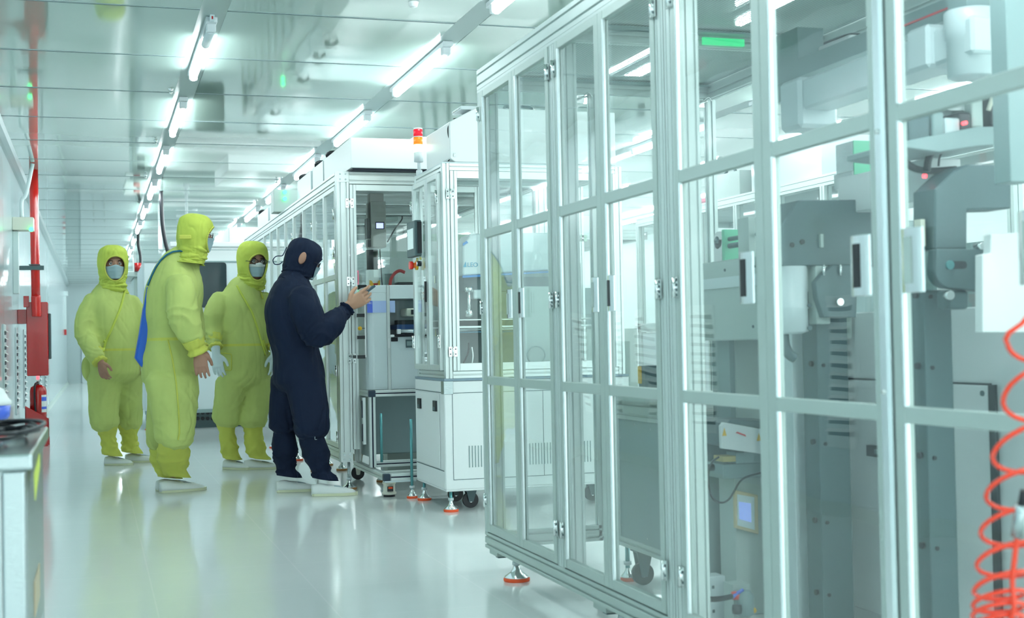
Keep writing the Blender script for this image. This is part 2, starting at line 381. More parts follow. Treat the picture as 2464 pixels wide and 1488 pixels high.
# ------------------------------------------------------------------ fire pipe, cabinet, extinguisher
a = MB(); px_ = -0.575
t = thing('fire_pipe', (px_, YR, 0), 'thick glossy red pipe running from ceiling down into red cabinet', 'pipe')
a.tube([(px_+0.022, YR-0.05, CZ), (px_+0.024, YR-0.05, 2.1), (px_+0.03, YR-0.05, 1.45)], 0.042, 18, sub=2); a.tube([(px_+0.03, YR-0.05, 1.47), (px_+0.032, YR-0.05, 1.36), (px_+0.035, YR-0.05, 1.30), (px_+0.035, YR-0.048, 1.27)], 0.045, 18)
a.build('pipe', M_redpipe, t)
a = MB(); a.box(XL, px_+0.11, YR-0.11, YR-0.05, 1.72, 1.76); a.box(px_-0.03, px_+0.075, YR-0.1, YR, 1.765, 1.775); a.build('clamp', M_dgrey, t, 0.003)
t = thing('fire_cabinet', (-0.54, YR, 0.69), 'tall glossy red fire equipment cabinet hanging on the left wall', 'cabinet')
a = MB(); a.box(-0.637, -0.438, YR-0.0, YR+0.30, 0.69, 1.41); a.build('body', M_red, t, 0.006)
a = MB(); a.box(-0.438, -0.415, YR+0.08, YR+0.25, 0.85, 1.30); a.build('side_frame', M_dgrey, t, 0.004)
a = MB(); a.box(XL, -0.637, YR+0.05, YR+0.2, 1.2, 1.34); a.box(-0.66, -0.61, YR-0.03, YR+0.03, 1.36, 1.47); a.build('bracket', M_red, t, 0.003)
t = thing('fire_extinguisher', (-0.54, YR+0.1, 0.2), 'red fire extinguisher with black hose standing in red stand', 'fire extinguisher')
a = MB(); a.lathe((-0.54, YR+0.12, 0.20), [(0.07, 0), (0.078, 0.01), (0.079, 0.34), (0.07, 0.375), (0.04, 0.395), (0.02, 0.40)], 28); a.build('cylinder', M_red, t)
a = MB(); a.cyl((-0.54, YR+0.12, 0.60), (-0.54, YR+0.12, 0.635), 0.016, 12); a.box(-0.55, -0.53, YR+0.02, YR+0.15, 0.635, 0.645); a.box(-0.552, -0.528, YR+0.03, YR+0.14, 0.655, 0.685, 1); a.build('valve', [M_steel, M_redled], t)
a = MB(); a.tube([(-0.545, YR+0.1, 0.62), (-0.565, YR+0.03, 0.60), (-0.57, YR+0.028, 0.5), (-0.565, YR+0.03, 0.38), (-0.56, YR+0.032, 0.30)], 0.010, 8); a.build('hose', M_black, t)
a = MB()
for k in range(7):
    an = -0.95+k*0.16
for k in range(6):
    a0, a1 = -1.15+0.14*k, -1.15+0.14*(k+1)
    c = Vector((-0.54, YR+0.12, 0)); r = 0.0805
    pts = [(c.x+r*math.cos(a0), c.y+r*math.sin(a0)), (c.x+r*math.cos(a1), c.y+r*math.sin(a1))]
    a.add([(*pts[0], 0.33), (*pts[1], 0.33), (*pts[1], 0.50), (*pts[0], 0.50)], [(0, 1, 2, 3)], 0, True)
    a.add([(pts[0][0]+0.0006, pts[0][1]-.0006, 0.36), (pts[1][0]+.0006, pts[1][1]-.0006, 0.36), (pts[1][0]+.0006, pts[1][1]-.0006, 0.385), (pts[0][0]+.0006, pts[0][1]-.0006, 0.385)], [(0, 1, 2, 3)], 1, True)
    a.add([(pts[0][0]+0.0006, pts[0][1]-.0006, 0.44), (pts[1][0]+.0006, pts[1][1]-.0006, 0.44), (pts[1][0]+.0006, pts[1][1]-.0006, 0.48), (pts[0][0]+.0006, pts[0][1]-.0006, 0.48)], [(0, 1, 2, 3)], 1, True)
a.build('label_plate', [M_white, M_blue], t, label='white label with blue bands')
t = thing('extinguisher_stand', (-0.55, YR, 0), 'red sheet-metal floor stand holding the extinguisher', 'stand')
a = MB(); a.prism([(-0.658, 0.09), (-0.44, 0.09), (-0.44, 0.27), (-0.658, 0.40)], 'Y', YR, YR+0.008); a.box(-0.658, -0.65, YR, YR+0.24, 0.09, 0.39); a.box(-0.448, -0.44, YR, YR+0.24, 0.09, 0.27); a.box(-0.658, -0.44, YR, YR+0.24, 0.085, 0.095); a.build('tray', M_red, t, 0.002)
for x in (-0.655, -0.505):
    a = MB(); a.prism([(x, 0.09), (x+0.07, 0.09), (x+0.055, 0.0), (x+0.012, 0.0)], 'Y', YR-0.002, YR+0.03); a.build('foot', M_red, t)
for x in (-0.655, -0.47):
    a = MB(); a.box(x, x+0.03, YR+0.2, YR+0.23, 0, 0.09); a.build('foot', M_red, t)

# far corner fittings: small red call point, conduit, door with pull bars
a = MB(); p = pX(155, 800, XL); a.box(XL, XL+0.05, p.y-0.08, p.y+0.08, p.z-0.07, p.z+0.07)
tag(a.build('alarm_call_point', M_red, None, 0.003), 'tiny red alarm box far along the left wall', 'alarm')
a = MB(); a.box(XL, XL+0.05, p.y-0.04, p.y+0.04, p.z+0.07, 2.3); a.box(XL, XL+0.09, p.y-0.25, p.y+0.2, 2.25, 2.36); tag(a.build('cable_trunking', M_pvc), 'white trunking rising above the tiny red alarm box', 'trunking')
d = tag(MB().box(-0.35, 1.1, Y1-0.05, Y1, 0, 2.15).build('door_1', M_white2, None, 0.004), kind='structure')
for x in (0.0, 0.28):
    a = MB(); a.tube([(x, Y1-0.05, 0.25), (x, Y1-0.11, 0.27), (x, Y1-0.11, 0.85), (x, Y1-0.05, 0.87)], 0.015, 8, sub=2); a.build('door_handle', M_chrome, d)
# hanging cables over the far aisle
for i, pts in enumerate([[(388, 480), (391, 540), (400, 592), (420, 660)], [(333, 590), (338, 620), (336, 650), (327, 690)]]):
    Y = 15.4+i*5.6; a = MB(); P = [pY(x, y, Y) for x, y in pts]; P[0].z = min(P[0].z, CZ)
    top = P[0].copy(); top.z = CZ
    a.tube([top]+P, 0.022, 8)
    tag(a.build('hanging_cable', M_black), ['thick black cable curving down from the ceiling behind the back-turned yellow worker', 'short black cable hanging above the far aisle beside left worker'][i], 'cable', 'hanging cables')
# overhead pipes and equipment far right of the aisle end
for i, (xa, xb_, y, z, r) in enumerate([(0.9, 3.5, 20.0, 2.35, 0.05), (0.7, 3.5, 26, 2.3, 0.07)]):
    a = MB(); a.cyl((xa, y, z), (xb_, y, z), r, 14); a.box(xa, xa+.05, y-.1, y+.1, z, CZ); a.box(xb_-.05, xb_, y-.1, y+.1, z, CZ); tag(a.build('overhead_duct', M_white), ['white overhead duct crossing behind the far machine', 'farther white overhead duct crossing the hall'][i], 'duct')
# ------------------------------------------------------------------ helpers for machines
def foot(parent, x, y, ztop, pad=M_orange, rod=M_zinc, r=0.05, s=1.0, name='levelling_foot'):
    a = MB(); a.cyl((x, y, 0.03*s), (x, y, ztop), 0.009*s, 10); f = a.build(name, rod, parent)
    a = MB(); a.lathe((x, y, 0.0), [(r*.98, 0), (r, 0.004), (r, 0.011*s), (r*.96, 0.0135*s)], 28); a.build('pad', pad, f, label='%s rubber ring' % ('brown' if pad is M_brownpad else 'orange'))
    a = MB(); a.lathe((x, y, 0.0135*s), [(r*.94, 0), (r*.93, 0.004*s), (r*.45, 0.022*s), (r*.30, 0.034*s), (r*.24, 0.045*s), (0.010*s, 0.047*s)], 28); a.build('cone', M_chrome, f)
    a = MB(); a.lathe((x, y, 0.062*s), [(0.016*s, 0), (0.016*s, 0.014*s)], 6); a.build('nut', M_white2, f)
    return f

def caster(parent, x, y, ztop, r=0.04, ax='X', col=M_black, body=M_dgrey):
    a = MB(); d = (1, 0, 0) if ax == 'X' else (0, 1, 0); dv = Vector(d); c = Vector((x, y, r))
    a.cyl(c-dv*0.014, c+dv*0.014, r, 24); a.cyl(c-dv*0.017, c+dv*0.017, r*.3, 12, mi=1); o = a.build('caster', [col, M_chrome], parent)
    a = MB(); off = Vector((0.0, 0.012, 0)) if ax == 'X' else Vector((0.012, 0, 0))
    for s_ in (-1, 1):
        q = c + dv*0.021*s_
        if ax == 'X': a.prism([(q.y-0.012, r-.01), (q.y+0.012, r-.01), (q.y+0.035, ztop-.01), (q.y-0.03, ztop-.01)], 'X', q.x-.002, q.x+.002)
        else: a.prism([(q.x-0.012, r-.01), (q.x+0.012, r-.01), (q.x+0.035, ztop-.01), (q.x-0.03, ztop-.01)], 'Y', q.y-.002, q.y+.002)
    a.box(x-0.035, x+0.035, y-0.035, y+0.035, ztop-0.012, ztop); a.build('fork', body, o)
    return o

def hinge(parent, x, y, z, h=0.055, w=0.022, dirn='-X', screws=2, name='hinge'):
    """butterfly hinge lying on a face that looks along dirn, centred at (x,y,z)"""
    a = MB()
    if dirn == '-X':
        for s_ in (-1, 1):
            a.box(x-0.004, x, y+s_*0.004, y+s_*w, z-h/2, z+h/2)
            for k in range(screws):
                zz = z-h/2+h*(k+.5)/screws
                a.cyl((x-0.0055, y+s_*w*.62, zz), (x-0.003, y+s_*w*.62, zz), 0.0042, 10, mi=1)
        a.cyl((x-0.006, y, z-h/2), (x-0.006, y, z+h/2), 0.0055, 10)
    else:
        for s_ in (-1, 1):
            a.box(x+s_*0.004, x+s_*w, y-0.004, y, z-h/2, z+h/2)
            for k in range(screws):
                zz = z-h/2+h*(k+.5)/screws
                a.cyl((x+s_*w*.62, y-0.0055, zz), (x+s_*w*.62, y-0.003, zz), 0.0042, 10, mi=1)
        a.cyl((x, y-0.006, z-h/2), (x, y-0.006, z+h/2), 0.0055, 10)
    return a.build(name, [M_chrome, M_dgrey], parent)

def leaf_x(parent, X, ya, yb_, z0, z1, sa, sb, zr, rails, glass=M_glass, frame=M_frame, th=0.022, name='door', bot=0.032, top=0.030, bead=False):
    """door leaf in the plane x=X (outer face), from ya to yb; sa/sb stile widths; rails = [(z0,z1)...]"""
    a = MB()
    a.box(X, X+th, ya, ya+sa, z0, z1); a.box(X, X+th, yb_-sb, yb_, z0, z1)
    a.box(X+.0005, X+th-.0005, ya+sa, yb_-sb, z0, z0+bot); a.box(X+.0005, X+th-.0005, ya+sa, yb_-sb, z1-top, z1)
    for r0, r1 in rails: a.box(X+.0005, X+th-.0005, ya+sa, yb_-sb, r0, r1)
    d = a.build(name, frame, parent, 0.0016)
    zs = [z0+bot] + [v for r in rails for v in r] + [z1-top]
    for i in range(0, len(zs), 2):
        p = MB(); e = 0.004
        p.box(X+th*.45, X+th*.45+0.004, ya+sa-e, yb_-sb+e, zs[i]-e, zs[i+1]+e); p.build('pane', glass, d)
        if bead:
            p = MB(); p.prism([(X-.003, yb_-sb-.004), (X+.001, yb_-sb-.0065), (X+.007, yb_-sb-.0065), (X+.009, yb_-sb), (X-.003, yb_-sb)], 'Z', zs[i], zs[i+1]); p.build('glazing_bead', M_bead, d)
    return d

M_bead = mat('polished_bead', (0.80, 0.85, 0.86), 0.25, metal=0.9)
def cup_handle(parent, X, y, z, h=0.112, w=0.042, dark=True):
    a = MB(); prof = []
    for k in range(9):
        t = -PI/2+PI*k/8; prof.append((y+w/2*math.sin(t), -0.013*math.cos(t)))
    poly = [(y-w/2, 0.0)] + prof[1:-1] + [(y+w/2, 0.0)]
    # rounded shell extruded up
    n = len(poly); v = [(X+p[1], p[0], z-h/2) for p in poly]+[(X+p[1], p[0], z+h/2) for p in poly]
    a.add(v, [tuple(range(n)), tuple(range(2*n-1, n-1, -1))]+[(i, (i+1) % n, n+(i+1) % n, n+i) for i in range(n)], 0, False)
    o = a.build('handle', M_chrome, parent, 0.001)
    p = MB(); p.box(X-0.0150, X-0.0122, y-w*.16, y+w*.16, z-h*.36, z+h*.36); p.build('grip_slot', M_black if dark else M_lgrey, o)
    return o

# ------------------------------------------------------------------ big glass enclosure, far section (next to the aisle)
EX = 1.537; EZ0, EZ1 = 0.091, 2.083; EXB = 2.62
M_perf = bpy.data.materials.new('perforated_sheet'); M_perf.use_nodes = True
def _perf(m):
    nt = m.node_tree; b = nt.nodes['Principled BSDF']; tc = nt.nodes.new('ShaderNodeTexCoord')
    mp = nt.nodes.new('ShaderNodeMapping'); mp.inputs['Rotation'].default_value = (0, 0, 0.785); mp.inputs['Scale'].default_value = (110, 110, 110)
    v = nt.nodes.new('ShaderNodeTexChecker'); v.inputs['Scale'].default_value = 1.0; v.inputs['Color1'].default_value = (0.55, 0.66, 0.64, 1); v.inputs['Color2'].default_value = (0.26, 0.36, 0.37, 1)
    nt.links.new(tc.outputs['Object'], mp.inputs[0]); nt.links.new(mp.outputs[0], v.inputs['Vector']); b.inputs['Base Color'].default_value = (0.36, 0.46, 0.45, 1); b.inputs['Roughness'].default_value = 0.4
    v.inputs['Color1'].default_value = (0.97, 0.97, 0.97, 1); v.inputs['Color2'].default_value = (0.42, 0.42, 0.42, 1); nt.links.new(v.outputs['Color'], b.inputs['Alpha'])
_perf(M_perf)

def beams(parent, ya, yb_, posts, xposts, cross, name='frame'):
    a = MB(); e = 0.0004
    a.ext('Y', ya, yb_, EX+.002, EX+0.082, EZ1-0.098+.012, EZ1, slot=0.007); a.box(EX+.002, EX+.03, ya, yb_, EZ1-.098, EZ1-.086)
    a.build('top_beam', M_framew, parent, 0.0012)
    a = MB(); a.ext('Y', ya, yb_, EX+.002, EX+0.082, EZ0, EZ0+0.066, slot=0.007); a.build('bottom_beam', M_frame, parent, 0.0012)
    for p0, p1 in posts:
        a = MB(); a.ext('Z', EZ0+0.066, EZ1-0.098, EX+.002, EX+0.082, p0, p1, slot=0.006, dep=.005, pitch=0.024); a.build('post', M_framew, parent, 0.0012)
    for x in xposts:
        a = MB(); a.ext('Z', EZ0, EZ1, x, x+0.04, yb_-0.042, yb_-.002, slot=0.007); a.build('rear_post', M_framew, parent, 0.0012)
    a = MB(); a.ext('Y', ya, yb_, EXB-.04, EXB, EZ1-0.09, EZ1, slot=0.007); a.ext('Y', ya, yb_, EXB-.04, EXB, EZ0, EZ0+0.06, slot=0.007); a.build('rear_beam', M_framew, parent, 0.0012)
    for y in cross:
        a = MB(); a.ext('X', EX+0.082, EXB-.04, y, y+0.045, EZ1-0.085, EZ1-0.003, slot=0.007); a.box(EX+0.09, EXB-.045, y-0.05, y-0.004, EZ1-.045, EZ1-.038, 1); a.build('cross_beam', [M_framew, M_mgrey], parent)

t = thing('glass_enclosure', (EX, 4.4, 0), 'tall aluminium framed glass enclosure nearest the aisle end, with four door leaves', 'machine enclosure', 'foreground glass enclosures')
encA = t
beams(t, 3.434, 5.339, [(5.300, 5.337), (4.352, 4.418), (3.436, 3.488)], [2.03, 2.58], [5.292, 4.35])
a = MB(); a.ext('X', EX+.082, EXB-.04, 5.297, 5.337, EZ0, EZ0+0.066, slot=.007); a.build('end_beam', M_framew, t)
for x0, x1 in [(EX+.085, 2.028), (2.072, 2.578)]:
    a = MB(); a.box(x0, x1, 5.315, 5.319, EZ0+.066, EZ1-.085); a.build('end_pane', M_glass2, t)
for xx in (2.0, 2.56): # spring catches under the end beam
    a = MB(); a.box(xx-.03, xx, 5.285, 5.297, 1.955, 1.985); a.cyl((xx-.04, 5.28, 1.965), (xx+.012, 5.28, 1.982), 0.005, 8); a.tube([(xx-.01, 5.27, 1.98), (xx+.01, 5.26, 1.995), (xx+.03, 5.27, 1.98)], 0.002, 6); a.build('catch', M_chrome, t)
a = MB(); a.box(EX+.085, EXB-.045, 3.45, 5.29, EZ1-.030, EZ1-.026); a.build('perforated_roof', M_perf, t)
a = MB(); q0 = pY(1690, 90, 4.345); q1 = pY(1790, 112, 4.345); a.box(q0.x, q1.x, 4.34, 4.349, q1.z, q0.z); a.build('beam_reflection', mat('painted_green_reflection', (.05, .5, .2), .3, emit=(.05, 1, .35), es=.5), t, label='glowing strip imitating green light reflected on the beam')  # glowing strip stands in for green light reflected by the cross beam
RZ = [(0.770, 0.803), (1.373, 1.408)]
for ya, yb_, sa, sb, hy, hd in [(4.845, 5.298, 0.037, 0.054, 4.905, False), (4.420, 4.842, 0.033, 0.039, 4.757, True), (3.930, 4.350, 0.037, 0.031, 3.985, False), (3.490, 3.927, 0.029, 0.039, 3.846, True)]:
    d = leaf_x(t, EX-.002, ya, yb_, 0.163, 1.985, sa, sb, 0, RZ, bead=True)
    cup_handle(d, EX-.002, hy, 1.09, w=0.050, dark=hd)
for y, in [(5.298,), (4.419,), (4.351,), (3.489,)]:
    for z in (1.893, 1.087, 0.29): hinge(t, EX-.003, y, z, 0.056, 0.019, screws=4 if z == 1.087 else 2)
for y in (5.03, 3.92): foot(t, EX+.04, y, EZ0, r=0.052)
for y in (5.15, 3.6): foot(t, 2.58, y, EZ0, r=0.052)
for y in (5.25, 4.05):
    a = MB(); a.box(EX+.01, EX+.07, y-.06, y+.05, EZ0-.02, EZ0); a.box(EX+.015, EX+.06, y-.055, y-.02, EZ0-.026, EZ0-.02, 1); a.build('lifting_block', [M_frame, M_dgrey], t)

t = thing('glass_enclosure', (EX, 2.4, 0), 'tall aluminium framed glass enclosure in the right foreground around the grey machine', 'machine enclosure', 'foreground glass enclosures')
beams(t, 0.9, 3.430, [(3.372, 3.428), (1.30, 1.37)], [], [3.36, 2.35, 1.3])
a = MB(); a.box(EX+.085, EXB-.045, 1.0, 3.35, EZ1-.030, EZ1-.026); a.build('perforated_roof', M_perf, t)
a = MB(); a.box(1.86, 1.92, 1.55, 2.75, EZ1-.05, EZ1-.032); sl = a.build('added_fill_lamp', M_cap, t)  # lamp added above the view to brighten the machines inside
a = MB(); a.cyl((1.89, 1.58, EZ1-.064), (1.89, 2.72, EZ1-.064), .013, 12); a.build('added_fill_tube', mat('added_fill_glow', (.9, .9, .9), .4, emit=TUBE_COLOR, es=75), sl)
for ya, yb_, sa, sb, hy, hd in [(2.863, 3.369, 0.041, 0.031, 2.948, True), (2.372, 2.860, 0.026, 0.045, 2.437, True), (1.83, 2.330, 0.04, 0.035, 2.252, False), (1.375, 1.827, 0.04, 0.04, 1.90, False)]:
    d = leaf_x(t, EX-.002, ya, yb_, 0.163, 1.985, sa, sb, 0, RZ, bead=True)
    cup_handle(d, EX-.002, hy, 1.092, h=0.128, w=0.074, dark=hd)
a = MB(); a.prism([(EX-.006, 2.333), (EX-.012, 2.340), (EX-.012, 2.362), (EX-.006, 2.369), (EX+.02, 2.369), (EX+.02, 2.333)], 'Z', 0.16, 1.985); o = a.build('centre_mullion', M_bead, t, 0.001)
for z in (0.83, 1.36):
    s_ = MB(); s_.lathe((EX-.012, 2.351, z), [(0.005, 0), (0.005, 0.003)], 12, axis=(-1, 0, 0)); s_.build('screw', M_chrome, o)
for z in (1.893, 1.087, 0.29): hinge(t, EX-.003, 3.371, z, 0.056, 0.019, screws=4 if z == 1.087 else 2)
for y in (3.0, 1.7): foot(t, EX+.04, y, EZ0, r=0.052)
for y in (2.9, 1.7): foot(t, 2.58, y, EZ0, r=0.052)

# ------------------------------------------------------------------ contents of the enclosures
# base unit seen through the fourth leaf
t = thing('panelled_workstation', (2.2, 4.6, 0), 'grey-green panelled workstation on casters behind the fourth glass door', 'workstation')
ye = 4.90; y_ = 4.46
a = MB(); a.ext('Y', y_, ye, 1.95, 1.99, 0.636, 0.714); a.ext('Y', y_, ye, 1.95, 1.99, 0.14, 0.176); a.ext('X', 1.99, 2.55, ye-.04, ye, 0.636, 0.714); a.ext('X', 1.99, 2.55, ye-.04, ye, .14, .176); a.ext('Z', .176, .636, 1.95, 1.99, ye-.04, ye); a.build('frame', M_frame, t, 0.001)
a = MB(); a.box(1.956, 1.962, y_, ye-.04, 0.176, 0.636); a.box(1.99, 2.55, ye-.03, ye-.02, .176, .636); pn = a.build('side_panel', M_mgrey, t)
a = MB()
for y, z in [(4.7, .62), (4.55, .61), (4.85, .56), (4.6, .2), (4.85, .22)]: a.cyl((1.9545, y, z), (1.957, y, z), 0.004, 8)
a.build('screws', M_chrome, pn)
a = MB(); a.box(1.9, 2.55, y_, ye, 0.714, 0.73); a.build('top_plate', M_lgrey, t, 0.001)
caster(t, 2.0, 4.76, 0.14, 0.042, 'Y'); caster(t, 2.45, 4.76, 0.14, 0.042, 'Y')
foot(t, 1.98, 4.86, 0.14, r=.03)
a = MB(); q = pX(1550, 905, 2.05); a.box(2.04, 2.09, q.y-.03, q.y+.03, 0.73, 0.84); o = a.build('sensor_block', M_dgrey, t)
a = MB(); a.box(2.036, 2.04, q.y, q.y+.03, 0.77, 0.838); a.build('label_plate', M_yel, o)

# light cover on the horizontal carriage (leaf five)
t = thing('carriage_cover', (2.1, 4.2, 0.93), 'wide grey-green sheet cover with pale stripe behind the fifth glass door', 'machine cover')
a = MB(); a.box(2.10, 2.39, 3.86, 4.45, 0.935, 1.215); a.build('cover', M_lgrey, t, 0.004)
a = MB(); a.box(2.094, 2.10, 3.86, 4.45, 1.118, 1.155); a.build('pale_strip', M_white2, t)
a = MB(); 
for y, z in [(4.2, 1.18), (3.98, 1.18), (4.42, .96), (4.0, .98)]: a.cyl((2.0965, y, z), (2.1, y, z), 0.005, 8)
a.build('screws', M_dgrey, t)
qa = pY(1767, 850, 4.30); a = MB(); a.box(2.16, 2.19, 4.30, 4.44, 0.0, 0.934); a.box(qa.x, 2.56, 4.29, 4.30, 0.62, 0.934, 1); a.box(2.28, 2.56, 4.30, 4.44, 0.3, 0.934, 2); a.box(2.20, 2.22, 4.34, 4.40, .74, .86, 1); a.build('support', [M_mgrey, M_lgrey, M_dgrey], t)
a = MB(); a.box(2.03, 2.45, 4.27, 4.285, 0.10, 0.62); a.box(2.03, 2.08, 4.285, 4.44, 0.0, 0.62); a.box(2.5, 2.55, 4.0, 4.44, 0.0, 0.934); a.build('back_plate', M_mgrey, t)
a = MB(); q = pX(1682, 930, 2.11); a.cyl((2.105, q.y, 0.735), (2.105, q.y, 0.82), 0.006, 8); a.build('marker_rod', M_yel, t)
# bearing bracket above the cover
t = thing('bearing_bracket', (2.2, 4.25, 1.215), 'small white round bearing bracket with rods above the pale striped cover', 'bracket')
q = pX(1745, 580, 2.2); a = MB(); a.lathe((2.2, q.y, 1.30), [(0.032, 0), (0.032, 0.03)], 20, axis=(-1, 0, 0)); a.box(2.17, 2.2, q.y-.03, q.y+.03, 1.215, 1.30); a.build('body', M_white, t)
a = MB(); a.lathe((2.168, q.y, 1.30), [(0.014, 0), (0.014, 0.004)], 16, axis=(-1, 0, 0)); a.build('bore', M_dgrey, t)
a = MB(); a.box(2.17, 2.24, q.y-.055, q.y-.034, 1.217, 1.335); a.build('green_side', mat('green_tint', (0.10, 0.55, 0.32), .3), t)
a = MB(); a.cyl((2.19, q.y-.05, 1.30), (2.19, q.y-.32, 1.30), .008, 8); a.cyl((2.19, q.y-.05, 1.275), (2.19, q.y-.2, 1.275), .01, 8); a.box(2.16, 2.24, q.y-.26, q.y-.18, 1.217, 1.36, 1); a.build('slide', [M_dgrey, M_lgrey], t)

# dark grey gantry head
t = thing('gantry_head', (2.3, 3.7, 1.1), 'dark grey gantry head with one sloping corner behind the sixth glass door', 'gantry head')
def P2(px, py, Y): q = pY(px, py, Y); return (q.x, q.z)
Yg = 3.55
a = MB(); a.prism([P2(1868, 640, Yg), P2(1868, 560, Yg), P2(1880, 540, Yg), P2(1924, 482, Yg), P2(2130, 480, Yg), P2(2130, 640, Yg)], 'Y', Yg, Yg+0.12); a.build('plate', M_dgrey, t, 0.003)
q = pY(1905, 590, Yg); a = MB(); a.cyl((q.x, Yg-.004, q.z), (q.x, Yg, q.z), .008, 12); a.cyl((q.x+.035, Yg-.004, q.z+.01), (q.x+.035, Yg, q.z+.01), .008, 12); q = pY(1974, 580, Yg); a.box(q.x-.005, q.x+.005, Yg-.01, Yg, q.z-.02, q.z+.02, 1); a.build('bolts', [M_black, M_lgrey], t)
# cylinder housing below
q0 = pY(1868, 640, Yg); q1 = pY(1965, 800, Yg)
a = MB(); cxm = (q0.x+q1.x)/2; a.lathe((cxm, Yg+.05, q1.z), [(0.035, -.004), (0.058, 0.004), (0.058, .07), (0.060, .075), (0.058, .08), (0.058, q0.z-q1.z)], 26); a.build('motor_housing', M_white2, t)
a = MB(); qa = pY(1985, 780, Yg); a.box(q1.x+.002, qa.x+.02, Yg+.0, Yg+.05, qa.z, q0.z); o = a.build('mount_plate', M_lgrey, t, 0.003)
a = MB()
for px, py in [(1948, 735), (1948, 790)]:
    q = pY(px, py, Yg); a.cyl((q.x, Yg-.003, q.z), (q.x, Yg+.002, q.z), .007, 12)
a.build('bolts', M_dgrey, o)
a = MB(); P = [pY(x, y, Yg+.06) for x, y in [(1885, 795), (1888, 830), (1898, 852), (1912, 862)]]; a.tube(P, .016, 10); a.build('hose', M_dgrey, t)
# clamp jaws right below
a = MB(); a.prism([P2(1990, 640, Yg), P2(1968, 660, Yg), P2(1950, 680, Yg), P2(1955, 720, Yg), P2(1970, 765, Yg), P2(2048, 765, Yg), P2(2052, 640, Yg)], 'Y', Yg-.03, Yg-.002); o = a.build('clamp', M_dgrey, t, .002)
a = MB()
for px in (1984, 2024):
    q = pY(px, 650, Yg-.04); a.cyl((q.x, Yg-.036, q.z-.016), (q.x, Yg-.036, q.z+.016), .004, 10)
q = pY(2021, 727, Yg-.04); a.cyl((q.x, Yg-.045, q.z), (q.x, Yg-.03, q.z), .011, 18); a.build('bolts', M_chrome, o)
# white box beam carried by the head
t = thing('box_beam', (2.2, 3.4, 1.3), 'white square box beam resting on the dark gantry heads', 'beam')
q0 = pX(2035, 430, 2.25); q1 = pX(2040, 518, 2.25); a = MB(); a.box(2.22, 2.33, 3.18-.0, q0.y, q1.z, q0.z+.0); a.build('beam_body', M_white, t, .003)
a = MB(); a.box(2.215, 2.22, 3.3, 3.32, q1.z+.01, q1.z+.02); a.build('screw', M_chrome, t)
# upper white tube beam
t = thing('cross_tube', (2.2, 3.6, 1.7), 'large white horizontal tube beam high behind the sixth and seventh doors', 'beam')
q0 = pX(1970, 215, 2.2); q1 = pX(1970, 270, 2.2); a = MB(); a.box(2.14, 2.25, 2.86, q0.y-.001, q1.z+.005, q0.z+.03); a.build('beam_body', M_white2, t, .008)
a = MB(); a.box(2.13, 2.27, q0.y+.0, q0.y+.13, q1.z-.05, q0.z+.04); a.build('end_housing', M_white2, t, .012)
q = pX(2240, 150, 2.15); a = MB(); a.box(2.12, 2.27, q.y-.03, q.y+.07, q1.z+.0, q0.z+.045); a.build('joint_block', M_white2, t, .01)
q = pX(2345, 110, 2.2); a = MB(); a.lathe((2.19, q.y, q.z-.085), [(0.055, 0), (0.062, .004), (0.062, .10), (0.068, .104), (0.068, .17), (0.064, .175)], 30); o = a.build('motor_can', M_white2, t)
a = MB(); a.box(2.15, 2.24, q.y-.04, q.y+.04, q.z+.09, EZ1-.03); a.build('hanger', M_mgrey, o)
# hanging grey duct and router-like antenna box
t = thing('hanging_channel', (2.2, 4.2, 1.8), 'grey vertical steel channel hanging from the enclosure roof beam', 'bracket')
q0 = pX(1870, 135, 2.3); q1 = pX(1935, 230, 2.3); a = MB(); a.box(2.28, 2.38, q1.y, q0.y, q1.z-.0, EZ1-.09); a.build('channel', M_mgrey, t, .002)
t = thing('wireless_box', (2.4, 4.0, 1.9), 'flat rounded white box with cable under the enclosure roof', 'device')
q0 = pX(1975, 135, 2.4); q1 = pX(2070, 150, 2.4); a = MB(); a.box(2.36, 2.50, q1.y, q0.y, q0.z-.01, q0.z+.02); a.build('body', M_white, t, .01, seg=3)
a = MB(); a.tube([(2.40, q0.y, q0.z), (2.38, q0.y+.03, q0.z-.04), (2.36, q0.y+.02, q0.z-.14)], .006, 8); a.tube([(2.40, q1.y, q0.z+.02), (2.42, (q0.y+q1.y)/2, q0.z+.045), (2.38, q0.y+.04, q0.z+.03)], .004, 8); a.build('cable', M_black, t)

# columns
t = thing('light_column', (2.35, 3.9, 0), 'pale vertical machine column left of the dark post', 'column')
q0 = pY(1905, 830, 3.75); q1 = pY(1964, 830, 3.75); a = MB(); a.box(q0.x, q1.x, 3.75, 3.95, 0, q0.z+.07); a.build('body', M_white2, t, .002)
for k, (pxa, pxb, Y, ttl) in enumerate([(1966, 2040, 3.60, 'dark grey vertical steel post left of the white cabinet door handle'), (2226, 2292, 3.05, 'dark grey vertical steel post in front of the white cabinet, below rounded clamp')]):
    q0 = pY(pxa, 830, Y); q1 = pY(pxb, 830, Y)
    t = thing('steel_post', ((q0.x+q1.x)/2, Y, 0), ttl, 'post', 'dark steel posts')
    a = MB(); zt = pY(2000, 700, Y).z; a.box(q0.x, q1.x, Y, Y+0.09, 0, zt); a.build('body', M_dgrey, t, .002)
    a = MB()
    for z in (1.05, .86, .62, .38, .16):
        a.cyl((q0.x-.009, Y+.03, z), (q0.x, Y+.03, z), .009, 12); a.cyl((q0.x+.02, Y-.003, z-.005), (q0.x+.02, Y, z-.005), .006, 12)
    a.build('bolts', M_black, t)
